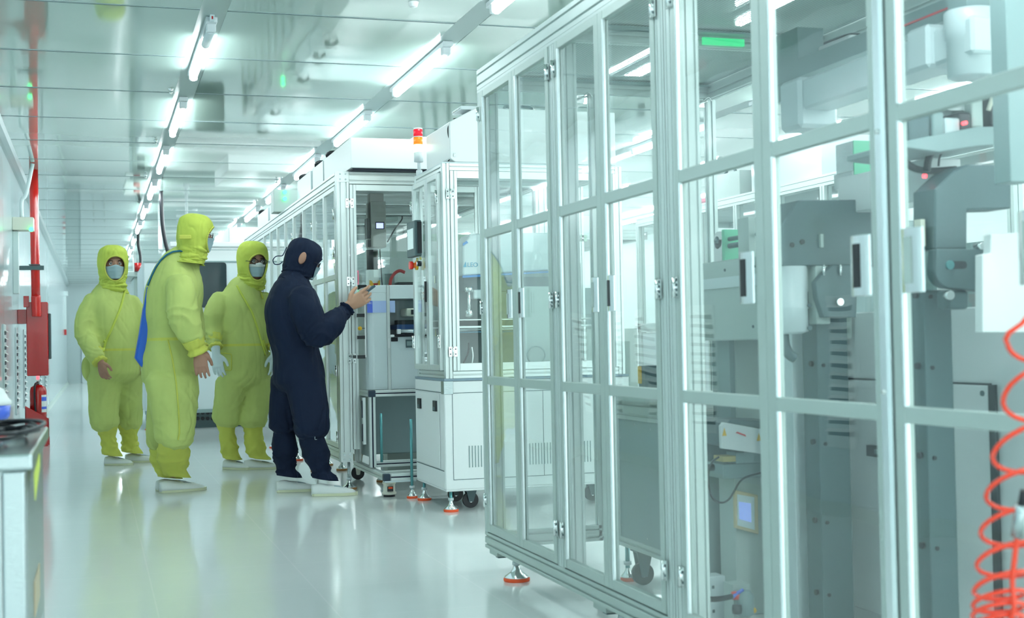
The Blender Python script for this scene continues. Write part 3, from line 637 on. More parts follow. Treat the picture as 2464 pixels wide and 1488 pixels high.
# rounded clamp carrying the second post
Yc = 2.98
t = thing('gantry_head', (2.4, 2.98, 1.1), 'dark grey right-hand gantry head with round slotted clamp', 'gantry head')
a = MB(); a.prism([P2(2250, 600, Yc), P2(2250, 455, Yc), P2(2296, 412, Yc), P2(2330, 396, Yc), P2(2434, 398, Yc), P2(2434, 502, Yc), P2(2328, 505, Yc), P2(2328, 600, Yc)], 'Y', Yc, Yc+.10); a.build('arm', M_dgrey, t, .004)
c = pY(2290, 650, Yc-.04); pts = []
for k in range(13):
    an = PI*0.98+PI*0.52*k/12; pts.append((c.x+.050*math.cos(an), c.z+.048*math.sin(an)))
pts = [P2(2232, 602, Yc)] + pts + [P2(2377, 706, Yc), P2(2377, 602, Yc)]
a = MB(); a.prism(pts, 'Y', Yc-.04, Yc-.002); o = a.build('clamp', M_dgrey, t, .002)
a = MB(); q = pY(2285, 638, Yc-.04); q2 = pY(2318, 638, Yc-.04); a.cyl((q.x, Yc-.044, q.z), (q.x, Yc-.038, q.z), .012, 18, mi=1); a.cyl((q2.x, Yc-.042, q.z), (q2.x, Yc-.039, q.z), .010, 16); a.box(q.x+.002, q2.x, Yc-.0415, Yc-.039, q.z-.010, q.z+.010)
q = pY(2284, 711, Yc-.045); a.cyl((q.x, Yc-.052, q.z), (q.x, Yc-.035, q.z), .012, 18, mi=2); q = pY(2363, 592, Yc-.045); a.cyl((q.x, Yc-.05, q.z), (q.x, Yc-.02, q.z), .010, 18, mi=2); q = pY(2347, 615, Yc-.04)
a.box(q.x, q.x+.004, Yc-.045, Yc-.04, q.z-.06, q.z); a.build('bolts', [M_black, M_zinc, M_chrome], o)
a = MB(); qa = pY(2262, 700, Yc+.0); qb = pY(2316, 745, Yc+.0); a.box(qa.x, qb.x, Yc-.03, Yc+.02, qb.z, qa.z); a.build('lower_lug', M_dgrey, t, .01, seg=3)
for pxa, pxb in [(2232, 2247), (2199, 2212)]:
    a = MB(); q = pY(pxa, 530, Yc+.06); q2 = pY(pxb, 595, Yc+.06); a.box(q.x, q2.x, Yc+.03, Yc+.06, q2.z, q.z+.0); a.build('spacer', M_cream, t, .001)
# grey square tube at the right edge
t = thing('mullion', (2.2, 2.5, 0.9), 'grey vertical square tube at the right edge inside the enclosure', 'post')
qa = pY(2434, 500, 2.62); a = MB(); a.box(qa.x, qa.x+.06, 2.62, 2.68, 1.30, EZ1-.09); a.build('body', M_mgrey, t, .002)
# shelf with camera units
t = thing('equipment_shelf', (2.4, 3.0, 1.5), 'grey shelf plate carrying camera units with a red indicator', 'shelf')
Ys = 3.0
a = MB(); a.prism([P2(2176, 355, Ys), P2(2176, 340, Ys), P2(2350, 305, Ys), P2(2434, 305, Ys), P2(2434, 345, Ys), P2(2350, 352, Ys), P2(2260, 366, Ys)], 'Y', Ys, Ys+.28); a.build('plate', M_mgrey, t, .002)
for (xa, ya, xb, yb2, m, nm) in [(2176, 280, 2228, 338, M_dgrey, 'camera'), (2232, 272, 2262, 330, M_mgrey, 'bracket'), (2262, 285, 2300, 318, M_white2, 'lens_barrel'), (2296, 272, 2326, 308, M_black, 'sensor'), (2326, 240, 2356, 300, M_lgrey, 'bracket'), (2372, 232, 2432, 298, M_black, 'camera')]:
    q = pY(xa, ya, Ys+.05); q2 = pY(xb, yb2, Ys+.05); a = MB(); a.box(q.x, q2.x, Ys+.03, Ys+.12, q2.z-.012, q.z); a.build(nm, m, t, .006, seg=2)
q = pY(2322, 296, Ys+.02); a = MB(); a.cyl((q.x, Ys+.015, q.z), (q.x, Ys+.03, q.z), .005, 12); a.build('indicator', M_redled, t, label='small red light')
a = MB(); q = pY(2300, 262, Ys+.08); a.box(q.x-.075, q.x+.02, Ys+.06, Ys+.16, q.z-.008, q.z+.014); a.build('label_plate', M_white, t)
q = pY(2400, 240, Ys+.02); a = MB(); a.tube([(q.x-.03, Ys+.02, q.z-.03), (q.x-.025, Ys+.0, q.z+.01), (q.x, Ys+.0, q.z+.02)], .006, 8); a.build('connector', M_cream, t)
t = thing('cable_loop', (2.4, 3.1, 1.3), 'black cable loop hanging under the equipment shelf', 'cable')
a = MB(); a.tube([pY(x, y, 3.14) for x, y in [(2178, 390), (2200, 405), (2240, 412), (2300, 408)]], .010, 10); a.tube([pY(x, y, 3.12) for x, y in [(2243, 366), (2234, 385), (2230, 412)]], .010, 10); a.tube([pY(x, y, 3.14) for x, y in [(2275, 362), (2262, 375), (2258, 400)]], .003, 6); a.build('cable', M_black, t)
a = MB(); q = pY(2225, 424, 3.05); a.cyl((q.x-.004, 3.05, q.z), (q.x+.004, 3.05, q.z), .006, 10); a.build('indicator', M_redled, t)
# red line on upper tray
t = thing('cable_tray', (2.3, 3.2, 1.9), 'grey cable tray with a red line under the enclosure roof', 'tray')
q0 = pX(2176, 62, 2.27); q1 = pX(2345, 0, 2.27); a = MB(); a.box(2.27, 2.36, q1.y-.5, q0.y+.9, q0.z-.03, q0.z+.03); a.build('body', M_mgrey, t)
a = MB(); a.box(2.267, 2.27, q1.y-.5, q0.y, q0.z-.003, q0.z+.003); a.build('red_line', M_redled if False else mat('red_tape', (.7, .05, .07), .4), t)

# big white cabinet
XW = 2.40
t = thing('machine_cabinet', (XW, 3.3, 0), 'large white machine cabinet with dark-edged door at lower right behind glass', 'cabinet')
a = MB(); ya = 2.3; yb_ = pX(2041, 1000, XW).y; a.box(XW, 2.575, ya, yb_, 0.0, 1.02); a.build('body', M_white, t, .004)
yl = pX(2041, 1100, XW).y-.01; yr = pX(2380, 1000, XW-.012).y
a = MB(); a.box(XW-.012, XW-.001, yr, yl, 0.045, 0.797); dd = a.build('door', M_white, t, .004)
a = MB(); a.box(XW-.014, XW-.004, yr-.028, yr-.001, 0.045, 0.80); a.box(XW-.006, XW-.0005, yr, yl, .797, .803); a.build('gasket', M_black, dd, label='dark edge strip')
q = pX(2140, 1095, XW-.02); a = MB(); a.box(XW-.03, XW-.012, q.y-.085, q.y+.115, .555, .59); a.box(XW-.035, XW-.03, q.y-.02, q.y+.06, .565, .58, 1); a.build('handle', [M_black, M_chrome], dd)
q = pX(2364, 947, XW-.013); a = MB(); a.cyl((XW-.016, q.y, q.z), (XW-.012, q.y, q.z), .008, 12); a.build('lock', M_dgrey, dd)
t = thing('stepped_cabinet', (2.5, 2.7, 1.0), 'white stepped cabinet block rising at the right edge', 'cabinet')
Yw = 2.72
a = MB(); a.prism([P2(2377, 705, Yw), P2(2377, 612, Yw), P2(2397, 608, Yw), P2(2397, 562, Yw), P2(2700, 545, Yw), P2(2700, 800, Yw), P2(2377, 800, Yw)], 'Y', Yw+.02, Yw+.05); a.build('body', M_white, t, .002)

# laser head with warning labels, bracket, panel
Yl = 4.02
t = thing('marking_laser', (2.1, Yl, .6), 'white and grey laser head with yellow warning labels behind the lower fifth door', 'laser head')
q0 = pY(1737, 1018, Yl); q1 = pY(1908, 1092, Yl)
a = MB(); a.prism([P2(1735, 1026, Yl), P2(1742, 1017, Yl), P2(1838, 1034, Yl), P2(1838, 1094, Yl), P2(1737, 1080, Yl)], 'Y', Yl, Yl+.02); o = a.build('front_plate', M_white, t, .002)
a = MB()
for px, py in [(1743, 1040), (1826, 1052)]:
    q = pY(px, py, Yl-.001); a.prism([(q.x-.008, q.z-.013), (q.x+.008, q.z-.013), (q.x, q.z+.014)], 'Y', Yl-.0015, Yl-.0005)
a.build('warning_triangle', M_yel, o, label='yellow warning triangles')
a = MB(); q = pY(1783, 1046, Yl); a.prism([(q.x-.02, q.z+.006), (q.x+.018, q.z-.008), (q.x+.016, q.z-.002), (q.x-.014, q.z+.010)], 'Y', Yl-.0015, Yl-.0005); a.build('red_mark', mat('red_tape', (.7, .05, .07), .4), o)
a = MB(); a.prism([P2(1748, 1020, Yl+.02), P2(1758, 1011, Yl+.02), P2(1880, 1014, Yl+.02), P2(1898, 1024, Yl+.02), P2(1906, 1045, Yl+.02), P2(1908, 1080, Yl+.02), P2(1838, 1090, Yl+.02), P2(1748, 1076, Yl+.02)], 'Y', Yl+.02, Yl+.24); a.build('housing', M_dgrey, t, .006, seg=2)
a = MB(); q = pY(1733, 1098, Yl+.05); q2 = pY(1764, 1110, Yl+.05); a.box(q.x, q2.x, Yl+.03, Yl+.1, q2.z, q.z); a.build('brass_block', mat('brass', (.6, .48, .2), .4, metal=.5), t)
a = MB(); q = pY(1764, 1095, Yl+.05); q2 = pY(1835, 1112, Yl+.05); a.box(q.x, q2.x, Yl+.03, Yl+.1, q2.z, q.z+.01); q = pY(1740, 1118, Yl+.05); q2 = pY(1905, 1145, Yl+.05); a.box(q.x, q2.x, Yl+.05, Yl+.18, q2.z, q.z); a.build('rail', M_mgrey, t, .002)
a = MB(); q = pY(1703, 1130, Yl); a.cyl((q.x, Yl+.05, q.z), (q.x+.006, Yl+.05, q.z), .011, 16, mi=1); a.cyl((q.x+.006, Yl+.05, q.z), (q.x+.045, Yl+.05, q.z), .012, 16); a.build('knob', [M_black, M_redled], t, label='black knob with red tip')
a = MB(); a.tube([pY(x, y, Yl+.02) for x, y in [(1730, 1100), (1712, 1115), (1704, 1150), (1712, 1195), (1733, 1210), (1756, 1200), (1785, 1155), (1830, 1138)]], .0035, 8); a.build('cable', M_black, t)
a = MB(); q = pY(1874, 1098, Yl+.02); q2 = pY(1905, 1155, Yl+.02); a.box(q.x, q2.x, Yl+.0, Yl+.03, q2.z, q.z); a.build('paper_label', M_white, t)
t = thing('control_console', (2.15, Yl+.1, 0), 'pale pedestal with a tilted blue touch panel in yellowed frame', 'control panel')
q0 = pY(1767, 1150, Yl+.08); q1 = pY(1850, 1300, Yl+.08)
a = MB(); a.box(q0.x, q1.x, Yl+.08, Yl+.20, 0.0, q0.z); a.build('pedestal', M_lgrey, t, .002)
a = MB(); a.prism([P2(1769, 1180, Yl+.06), P2(1824, 1192, Yl+.06), P2(1826, 1287, Yl+.06), P2(1771, 1272, Yl+.06)], 'Y', Yl+.06, Yl+.079); o = a.build('bezel', mat('yellowed_frame', (.66, .55, .33), .5), t, .002)
a = MB(); a.prism([P2(1774, 1190, Yl+.058), P2(1815, 1197, Yl+.058), P2(1816, 1276, Yl+.058), P2(1775, 1265, Yl+.058)], 'Y', Yl+.0575, Yl+.06); a.build('faceplate', M_white2, o)
a = MB(); a.prism([P2(1778, 1208, Yl+.057), P2(1807, 1212, Yl+.057), P2(1808, 1258, Yl+.057), P2(1779, 1250, Yl+.057)], 'Y', Yl+.0565, Yl+.0575); a.build('screen', mat('lcd', (.2, .3, .75), .2, emit=(.35, .5, 1), es=.35), o)
# small parts at the bottom: box, pneumatic valve
t = thing('valve_unit', (2.05, Yl, 0), 'pneumatic regulator with red knob, black cap and blue tube near the floor', 'valve')
q = pY(1765, 1450, Yl-.05); a = MB(); a.box(q.x-.01, q.x+.05, Yl-.07, Yl+.0, 0.0, q.z+.06); a.build('base', M_lgrey, t)
a = MB(); a.lathe((q.x+.02, Yl-.09, q.z-.01), [(.018, -.03), (.03, -.02), (.03, .04), (.018, .055)], 20); a.build('bowl', M_mgrey, t)
a = MB(); a.lathe((q.x-.012, Yl-.09, q.z+.03), [(.014, -.012), (.016, 0), (.014, .012)], 14); a.build('red_knob', mat('red_knob', (.85, .04, .05), .4), t)
a = MB(); a.lathe((q.x-.018, Yl-.11, q.z-.012), [(.015, -.012), (.017, .0), (.015, .015)], 14); a.build('black_cap', M_black, t)
a = MB(); a.lathe((q.x+.045, Yl-.1, q.z-.02), [(.008, -.01), (.01, .0), (.008, .01)], 14, axis=(0, -1, 0)); a.build('brass_plug', M_yel, t)
a = MB(); a.tube([pY(x, y, Yl-.1) for x, y in [(1692, 1443), (1730, 1442), (1762, 1436)]], .009, 8); a.tube([pY(x, y, Yl-.1) for x, y in [(1760, 1440), (1775, 1428), (1788, 1420)]], .006, 8, mi=1); a.build('air_tube', [M_black, M_blue], t)
t = thing('relay_box', (1.95, Yl+.05, 0), 'small pale electrical box near the floor beside the regulator', 'box')
q0 = pY(1693, 1390, Yl+.05); q1 = pY(1745, 1390, Yl+.05); a = MB(); a.box(q0.x, q1.x, Yl+.05, Yl+.12, 0.0, q0.z); a.build('body', M_white2, t, .002)
a = MB()
for k in range(2):
    for z in (q0.z-.03, q0.z-.11): a.box(q0.x+.01+.02*k, q0.x+.018+.02*k, Yl+.048, Yl+.05, z-.01, z)
a.build('sockets', M_dgrey, t)
# silver and green unit above
t = thing('beacon_unit', (2.5, 4.2, 1.5), 'silver square unit with green side standing on the white beam', 'device')
q0 = pX(2010, 350, 2.31); q1 = pX(2052, 412, 2.31); q2 = pX(2048, 450, 2.31)
a = MB(); a.box(2.31, 2.38, q1.y, q0.y, q1.z, q0.z); a.build('top', M_steel, t, .002)
a = MB(); a.box(2.305, 2.385, q1.y-.005, q0.y+.005, q2.z, q1.z); a.box(2.31, 2.385, q1.y-.009, q1.y-.005, q2.z, q0.z, 1); a.build('base', [M_white, mat('green_tint', (0.10, 0.55, 0.32), .3)], t)
a = MB(); a.box(2.32, 2.38, q1.y+.01, q0.y-.01, 1.218, q2.z); a.build('stem', M_mgrey, t)

# ------------------------------------------------------------------ coiled red hose in the right foreground
t = thing('coiled_air_hose', (1.3, 1.85, 0.5), 'bright orange-red coiled air hose hanging in the right foreground', 'air hose')
a = MB(); pts = []
Xh = 1.36; hz = Vector((0.3, 0.954, -0.50)); hr = Vector((0.954, -0.3, 0))
keyc = [(2490, 800, 40), (2481, 945, 46), (2454, 1085, 46), (2438, 1180, 46), (2424, 1270, 46), (2414, 1350, 46), (2406, 1415, 46), (2404, 1450, 44), (2402, 1476, 42), (2400, 1505, 42), (2398, 1560, 40)]
for k in range(len(keyc)-1):
    (xa, ya, ra), (xb_, yb2, rb) = keyc[k], keyc[k+1]
    for i in range(14):
        u = i/14; an = 2*PI*u; c = pX(xa+(xb_-xa)*u, ya+(yb2-ya)*u, Xh); rad = 60*2.1/F_PX
        pts.append(c - hr*rad*math.cos(an) + hz*rad*math.sin(an))
top_ = pts[0]; pts = [Vector((top_.x+.16, top_.y-.05, 2.69)), Vector((top_.x+.16, top_.y-.05, 1.9)), Vector((top_.x+.12, top_.y-.05, 1.2)), top_+hr*.05+Vector((0, 0, .05))]+pts
a.tube(pts, 0.0040, 8, sub=2); a.build('coil', mat('orange_red_hose', (1.0, 0.06, 0.02), 0.25, coat=.3), t)
a = MB(); P = [pX(x, y, Xh-.01) for x, y in [(2447, 1292), (2442, 1340), (2436, 1400), (2440, 1460), (2430, 1500)]]; a.tube(P, .0042, 8); a.build('straight_run', MATS['orange_red_hose'], t)
a = MB(); a.cyl(pX(2446, 1292, Xh-.01), pX(2458, 1215, Xh-.01), .009, 14); a.cyl(pX(2457, 1222, Xh-.01), pX(2464, 1180, Xh-.01), .006, 12, mi=1); a.build('coupler', [M_steel, M_black], t)
# ------------------------------------------------------------------ smaller glass cabinet on the white base (centre)
CXF, CYF = 1.844, 7.161
t = thing('glass_top_workstation', (CXF, CYF, 0), 'white base cabinet with aluminium glass upper cabinet, emergency stop and small touch panel', 'machine cabinet')
RX = 2.95; BK = 7.86
a = MB(); a.box(CXF, RX, CYF, BK, 0.125, 0.729)
a.prism([(CXF, 0.115), (RX-.06, 0.115), (RX-.06, .125), (CXF, .125)], 'Y', CYF, BK); base = a.build('base_cabinet', M_white, t, 0.006)
for (y0_, y1_) in [(CYF+.10, BK-.03)]:
    a = MB(); a.box(CXF-.006, CXF-.0005, y0_, y1_, 0.235, 0.655); a.build('side_door', M_white, base, 0.003)
a = MB(); a.box(CXF-.002, CXF-.0003, CYF+.03, BK-.02, .662, .666); a.box(CXF-.002, CXF-.0003, CYF+.03, BK-.02, .226, .230); a.box(CXF+.045, RX-.1, CYF-.002, CYF-.0003, .660, .663); a.box(CXF+.045, RX-.1, CYF-.002, CYF-.0003, .179, .182); a.box(CXF+.045, CXF+.0475, CYF-.002, CYF-.0003, .179, .663); a.box(2.42, 2.4225, CYF-.002, CYF-.0003, .179, .663); a.build('panel_gaps', M_dgrey, base)
for yy in (CYF+.175, CYF+.555):
    p = MB(); p.box(CXF-.016, CXF-.006, yy-.035, yy+.035, .555, .615); p.box(CXF-.018, CXF-.014, yy-.02, yy+.02, .56, .58, 1); p.build('latch_handle', [M_black, M_dgrey], base)
for x0_ in (1.98, 2.335, 2.56):
    p = MB()
    for k in range(9): p.box(x0_+.0175*k, x0_+.0175*k+.005, CYF-.0025, CYF-.0003, .245, .365)
    p.build('vent_slots', M_mgrey, base)
a = MB(); a.box(CXF-.003, CXF+.052, CYF-.003, CYF+.06, .655, .729); a.build('corner_block', M_steel, t, .002)
a = MB(); a.box(CXF+.0, RX, CYF-.004, BK, .729, .742); a.build('counter_edge', mat('slate_edge', (.22, .30, .36), .4), t)
# frame
FZ0, FZ1 = 0.742, 1.945
def c_ext(name, *args, **k):
    a = MB(); a.ext(*args, **k); return a.build(name, M_alu, t, 0.0012)
FX0, FX1 = CXF+.012, RX-.02; FY0, FY1 = CYF+.002, BK-.02
for x in (FX0, FX1-.04):
    for y in (FY0, FY1-.04): c_ext('post', 'Z', FZ0, FZ1, x, x+.04, y, y+.04, slot=.007)
for z in (FZ0, FZ1-.04):
    for y in (FY0, FY1-.04): c_ext('cross_rail', 'X', FX0+.041, FX1-.041, y, y+.04, z, z+.04, slot=.007)
    for x in (FX0, FX1-.04): c_ext('side_rail', 'Y', FY0+.041, FY1-.041, x, x+.04, z, z+.04, slot=.007)
a = MB(); zz = 1.60; a.ext('X', FX0+.041, RX+.5-.5, FY1-.04, FY1, zz-.04, zz, slot=.007); a.build('rear_rail', mat('green_tinted_rail', (.42, .66, .50), .4), t)  # rail with a pale green tint
a = MB(); a.box(FX0, FX1, FY0, FY1, FZ1, FZ1+.006); a.build('roof_plate', M_white2, t)
# front door (glass) hinged beside the post
d = MB(); dx0, dx1 = FX0+.042, FX1-.042; dz0, dz1 = FZ0+.042, FZ1-.042; yy = CYF-.006
for x in (dx0, dx1-.04): d.ext('Z', dz0, dz1, x, x+.04, yy, yy+.02, slot=.006, vs=False)
d.prism([(dx0+.04, dz0), (dx1-.04, dz0), (dx1-.04, dz0+.042), (dx0+.04, dz0+.042)], 'Y', yy, yy+.02); d.prism([(dx0+.04, dz1-.042), (dx1-.04, dz1-.042), (dx1-.04, dz1), (dx0+.04, dz1)], 'Y', yy, yy+.02)
door = d.build('front_door', M_alu, t, .0012)
p = MB(); p.box(dx0+.038, dx1-.038, yy+.008, yy+.012, dz0+.04, dz1-.04); p.build('pane', M_glass2, door)
for z in (1.772, .892): hinge(t, dx0-.001, CYF-.006, z, .055, .024, '-Y', 2)
# side doors towards the aisle
for (ya, yb_, nm) in [(FY0+.045, FY0+.318, 'n'), (FY0+.322, FY1-.005, 'f')]:
    dd = leaf_x(t, CXF-.008, ya, yb_, FZ0+.045, FZ1-.05, .03, .035, 0, [], glass=M_glass2, frame=M_alu, name='side_glass_door')
    if nm == 'f':
        p = MB(); p.box(CXF-.018, CXF-.009, ya+.005, ya+.028, 1.18, 1.30); p.build('handle', M_black, dd)
    hy = yb_-.002 if nm == 'f' else ya+.004
    for z in (1.76, .95): hinge(t, CXF-.009, hy, z, .075, .02, '-X', 3)
# small steel catch plates
for z in (1.30, 1.0): 
    p = MB(); p.box(CXF-.014, CXF-.009, FY0+.10, FY0+.125, z-.02, z+.02); p.build('latch_plate', M_chrome, t)
# touch panel, buttons, emergency stop on a bracket plate by the far door
p = MB(); p.box(CXF-.05, CXF-.009, 7.59, 7.80, 1.455, 1.665); hm = p.build('touch_panel', M_dgrey, t, .004)
p = MB(); p.box(CXF-.035, CXF-.01, 7.583, 7.5895, 1.47, 1.655); p.build('side_edge', M_black, hm)
p = MB(); p.box(CXF-.0535, CXF-.0505, 7.625, 7.77, 1.50, 1.62); p.build('screen', M_screenw, hm)
p = MB(); c = Vector((CXF-.01, 7.70, 1.405)); p.cyl(c, c+Vector((-.03, 0, 0)), .016, 18, mi=1); p.cyl(c+Vector((-.03, 0, 0)), c+Vector((-.05, 0, 0)), .024, 18); p.cyl(c, c+Vector((-.012, 0, 0)), .028, 18, mi=2); p.build('emergency_stop', [mat('stop_red', (.9, .03, .02), .3), mat('stop_orange', (1, .25, .03), .4), M_yel], t, label='red mushroom button on orange collar')
p = MB(); c = Vector((CXF-.01, 7.61, 1.41)); p.cyl(c, c+Vector((-.022, 0, 0)), .016, 16); p.cyl(c+Vector((-.022, 0, 0)), c+Vector((-.03, 0, 0)), .013, 16, mi=1); p.build('selector_switch', [M_black, M_chrome], t)
for y in (7.60, 7.68):
    p = MB(); p.cyl((CXF-.01, y, 1.44), (CXF-.022, y, 1.44), .009, 14); p.build('push_button', mat('button_amber', (.7, .65, .25), .3), t)
# back panels inside (white leaning strips) and inner robot body
p = MB(); p.box(CXF+.09, CXF+.16, FY1-.06, FY1-.05, .80, 1.30); p.box(CXF+.18, CXF+.2, FY1-.06, FY1-.05, .8, 1.28)
for z in (.88, 1.02): p.box(CXF+.12, CXF+.20, FY1-.065, FY1-.06, z, z+.03, 1)
p.build('guide_strips', [M_white, M_dgrey], t)
p = MB(); q = lambda x, y: P2(x, y, 7.42)
p.prism([q(1113, 664), q(1113, 592), q(1130, 565), q(1148, 562), q(1330, 560), q(1330, 650)], 'Y', 7.42, 7.62); rb = p.build('inner_housing', M_white2, t, .012, seg=3)
p = MB(); p.prism([q(1113, 669), q(1113, 664), q(1330, 652), q(1330, 656)], 'Y', 7.415, 7.43); p.prism([q(1113, 592), q(1113, 586), q(1122, 580), q(1126, 585)], 'Y', 7.412, 7.418); p.build('blue_stripe', mat('bright_blue', (.03, .25, .65), .3), rb)
mb_ = mat('logo_blue', (.10, .42, .62), .4)
p = MB(); u = q(1119, 638); p.prism([(u[0]-.012, u[1]-.012), (u[0]+.008, u[1]-.012), (u[0]+.004, u[1]+.02)], 'Y', 7.4165, 7.4195); p.build('logo_mark', mb_, rb)
text_part('LEO', 'logo_text', .036, mb_, rb, (u[0]+.045, 7.417, u[1]))
p = MB(); u = P2(1112, 668, 7.5); v = P2(1330, 700, 7.5); p.box(u[0], v[0], 7.46, 7.6, v[1], u[1]); p.build('dark_band', M_dgrey, t)
p = MB(); u = q(1128, 700); p.cyl((u[0], 7.42, q(0, 780)[1]), (u[0], 7.42, q(0, 700)[1]), .009, 12); p.lathe((u[0], 7.42, q(0, 778)[1]), [(.022, 0), (.022, .035), (.014, .04)], 18); p.lathe((u[0], 7.42, q(0, 712)[1]), [(.024, 0), (.024, .03)], 18); p.build('guide_rod', M_chrome, t)
p = MB(); u = q(1140, 720); p.box(u[0], u[0]+.12, 7.43, 7.5, u[1], u[1]+.055); p.build('motor_block', M_white2, t, .01, seg=2)
p = MB(); z_ = q(0, 785)[1]; p.box(CXF+.07, RX-.07, 7.36, 7.72, z_-.006, z_); z_ = q(0, 803)[1]; p.box(CXF+.07, RX-.07, 7.36, 7.72, z_-.01, z_); p.build('shelf', M_alu, t)
p = MB(); z_ = q(0, 812)[1]; p.box(CXF+.1, RX-.3, 7.40, 7.44, z_-.018, z_+.018); p.cyl((CXF+.15, 7.38, z_), (RX-.3, 7.38, z_), .013, 12, mi=1); p.build('linear_axis', [mat('teal_metal', (.05, .22, .32), .3, metal=.4), M_steel], t)
p = MB(); p.tube([pY(x, y, 7.4) for x, y in [(1128, 825), (1126, 850), (1112, 880)]], .005, 8); p.tube([pY(x, y, 7.36) for x, y in [(1135, 835), (1138, 855), (1136, 878)]], .005, 8, mi=1); p.build('inner_cables', [M_black, M_chrome], t)
p = MB(); p.box(CXF+.07, RX-.07, 7.73, 7.76, .76, 1.42); p.build('rear_panel', M_mgrey, t)
p = MB(); u0 = P2(1252, 690, 7.3); u1 = P2(1320, 905, 7.3); p.box(u0[0], u1[0]+.1, 7.28, 7.34, u1[1]+.02, u0[1]); p.build('inner_panel', M_lgrey, t, .003)
p = MB(); pts = []
for k in range(20):
    an = 2*PI*k/15; c_ = pY(1290, 855, 7.26); pts.append(c_+Vector((.055*math.cos(an), 0, .05*math.sin(an))))
p.tube(pts, .004, 6, sub=2); p.build('grey_cable_coil', M_mgrey, t)
# feet and casters
for x, y in [(1.885, CYF+.05), (1.875, BK-.06), (2.88, CYF+.05), (2.9, BK-.06)]: foot(t, x, y, 0.118, r=.042)
for x, y in [(2.03, CYF+.17), (2.03, BK-.2), (2.77, CYF+.17)]: caster(t, x, y, 0.116, .045, 'Y')

# filter box on its roof, with power supply and cable
t = thing('fan_filter_box', (1.95, 7.2, FZ1), 'white box with green glow on top of the centre glass cabinet', 'filter box')
fz = FZ1+.008
p = MB(); p.prism([(1.905, fz+.02), (1.935, fz+.0), (2.9, fz), (2.9, fz+.31), (2.06, fz+.31), (1.905, fz+.225)], 'Y', 7.17, 7.72); p.build('housing', M_white, t, .004)
p = MB(); p.box(1.925, 1.935, 7.165, 7.1698, fz+.03, fz+.05); p.build('catch', M_steel, t)
p = MB(); p.tube([(2.25, 7.24, fz+.31), (2.25, 7.24, fz+.33), (2.27, 7.24, fz+.335), (2.40, 7.24, fz+.335), (2.42, 7.24, fz+.31)], .008, 8, sub=3); p.build('carry_handle', M_dgrey, t)
t = thing('power_supply', (2.0, 7.3, 2.2), 'silver power unit with plugged black cable atop the white filter box', 'power unit')
p = MB(); u = pY(1100, 262, 7.3); v = pY(1145, 300, 7.3); p.box(u.x+.01, v.x+.18, 7.25, 7.45, fz+.312, u.z+.01); p.box(u.x+.003, u.x+.0098, 7.27, 7.43, fz+.32, u.z, 1); p.build('case', [M_white2, M_steel], t, .003)
t = thing('black_power_cable', (1.9, 7.2, 2.0), 'thin black cable drooping beside the filter box onto the cabinet roof', 'cable')
p = MB(); p.tube([pY(x, y, 7.2) for x, y in [(1106, 286), (1092, 290), (1079, 305), (1080, 330), (1092, 362), (1094, 378)]], .0045, 8); P_ = pY(1106, 286, 7.2); p.cyl(P_, P_+Vector((-.035, 0, -.006)), .009, 10)
p.build('cable', M_black, t)
p = MB(); p.tube([pY(x, y, 7.2) for x, y in [(1078, 388), (1090, 377), (1100, 380), (1104, 388)]], .003, 6); p.build('loop', M_black, t)

# stack light
u = pY(1010, 420, 7.9)
t = thing('stack_light', (1.80, 7.82, 1.95), 'signal tower with red, amber and lit white-green segments above the centre cabinet', 'signal tower')
cx_, cy_ = pY(1006, 340, 7.80).x, 7.80
zz = lambda py: pY(1006, py, 7.80).z
p = MB(); p.cyl((cx_+.004, cy_, zz(412)), (cx_+.004, cy_, zz(386)), .011, 14); p.lathe((cx_+.004, cy_, zz(425)), [(.01, 0), (.018, .01), (.02, .03), (.018, .038)], 16); p.tube([(cx_+.004, cy_, zz(424)), (cx_+.012, cy_, zz(428)), (CXF+.03, cy_, 1.951)], .01, 8); p.build('stem', M_cap, t)
p = MB(); p.cyl((cx_+.002, cy_, zz(390)), (cx_+.002, cy_, zz(366)), .0275, 24); p.build('base', M_cap, t)
for ya_, yb2, m, nm in [(366, 349, mat('lit_white_lens', (.8, .9, .75), .3, emit=(.8, 1, .7), es=3.5), 'clear_lens'), (348, 331, mat('amber_lens', (1.0, .28, .02), .25, emit=(1, .25, .02), es=.35), 'amber_lens'), (329, 312, mat('red_lens', (.85, .01, .03), .25, emit=(1, .02, .05), es=.3), 'red_lens')]:
    p = MB(); p.cyl((cx_, cy_, zz(ya_)), (cx_, cy_, zz(yb2)), .0275, 24); p.build(nm, m, t)
p = MB(); p.lathe((cx_, cy_, zz(312)), [(.0275, 0), (.0275, .004), (.024, .009), (.0, .01)], 24); p.cyl((cx_, cy_, zz(331)), (cx_, cy_, zz(329)), .0285, 24); p.build('cap', M_white, t)

# ------------------------------------------------------------------ long aluminium enclosure with filter boxes (behind the workers)
DX, DY = 1.51, 8.566; DB = 14.2; DR = 2.95; DZ0, DZ1 = .18, 2.07
t = thing('long_glass_enclosure', (DX, DY, 0), 'long aluminium enclosure with many tall glass panes beside the aisle behind the navy worker', 'machine enclosure')
tD = t
def dext(name, *args, **k):
    a = MB(); a.ext(*args, **k); return a.build(name, M_alu, t, 0.0012)
dext('corner_post', 'Z', DZ0, DZ1, DX, DX+.08, DY, DY+.08)
p = MB(); p.box(DX-.001+.004, DX+.076, DY-.004, DY, DZ0, DZ0+.065); 
for i_ in (0, 1):
    for j_ in (0, 1): p.cyl((DX+.022+.036*i_, DY-.007, DZ0+.016+.032*j_), (DX+.022+.036*i_, DY-.004, DZ0+.016+.032*j_), .008, 12, mi=1)
p.build('base_plate', [M_alu, M_steel], t)
dext('corner_post', 'Z', DZ0, DZ1, DR-.08, DR, DY, DY+.08)
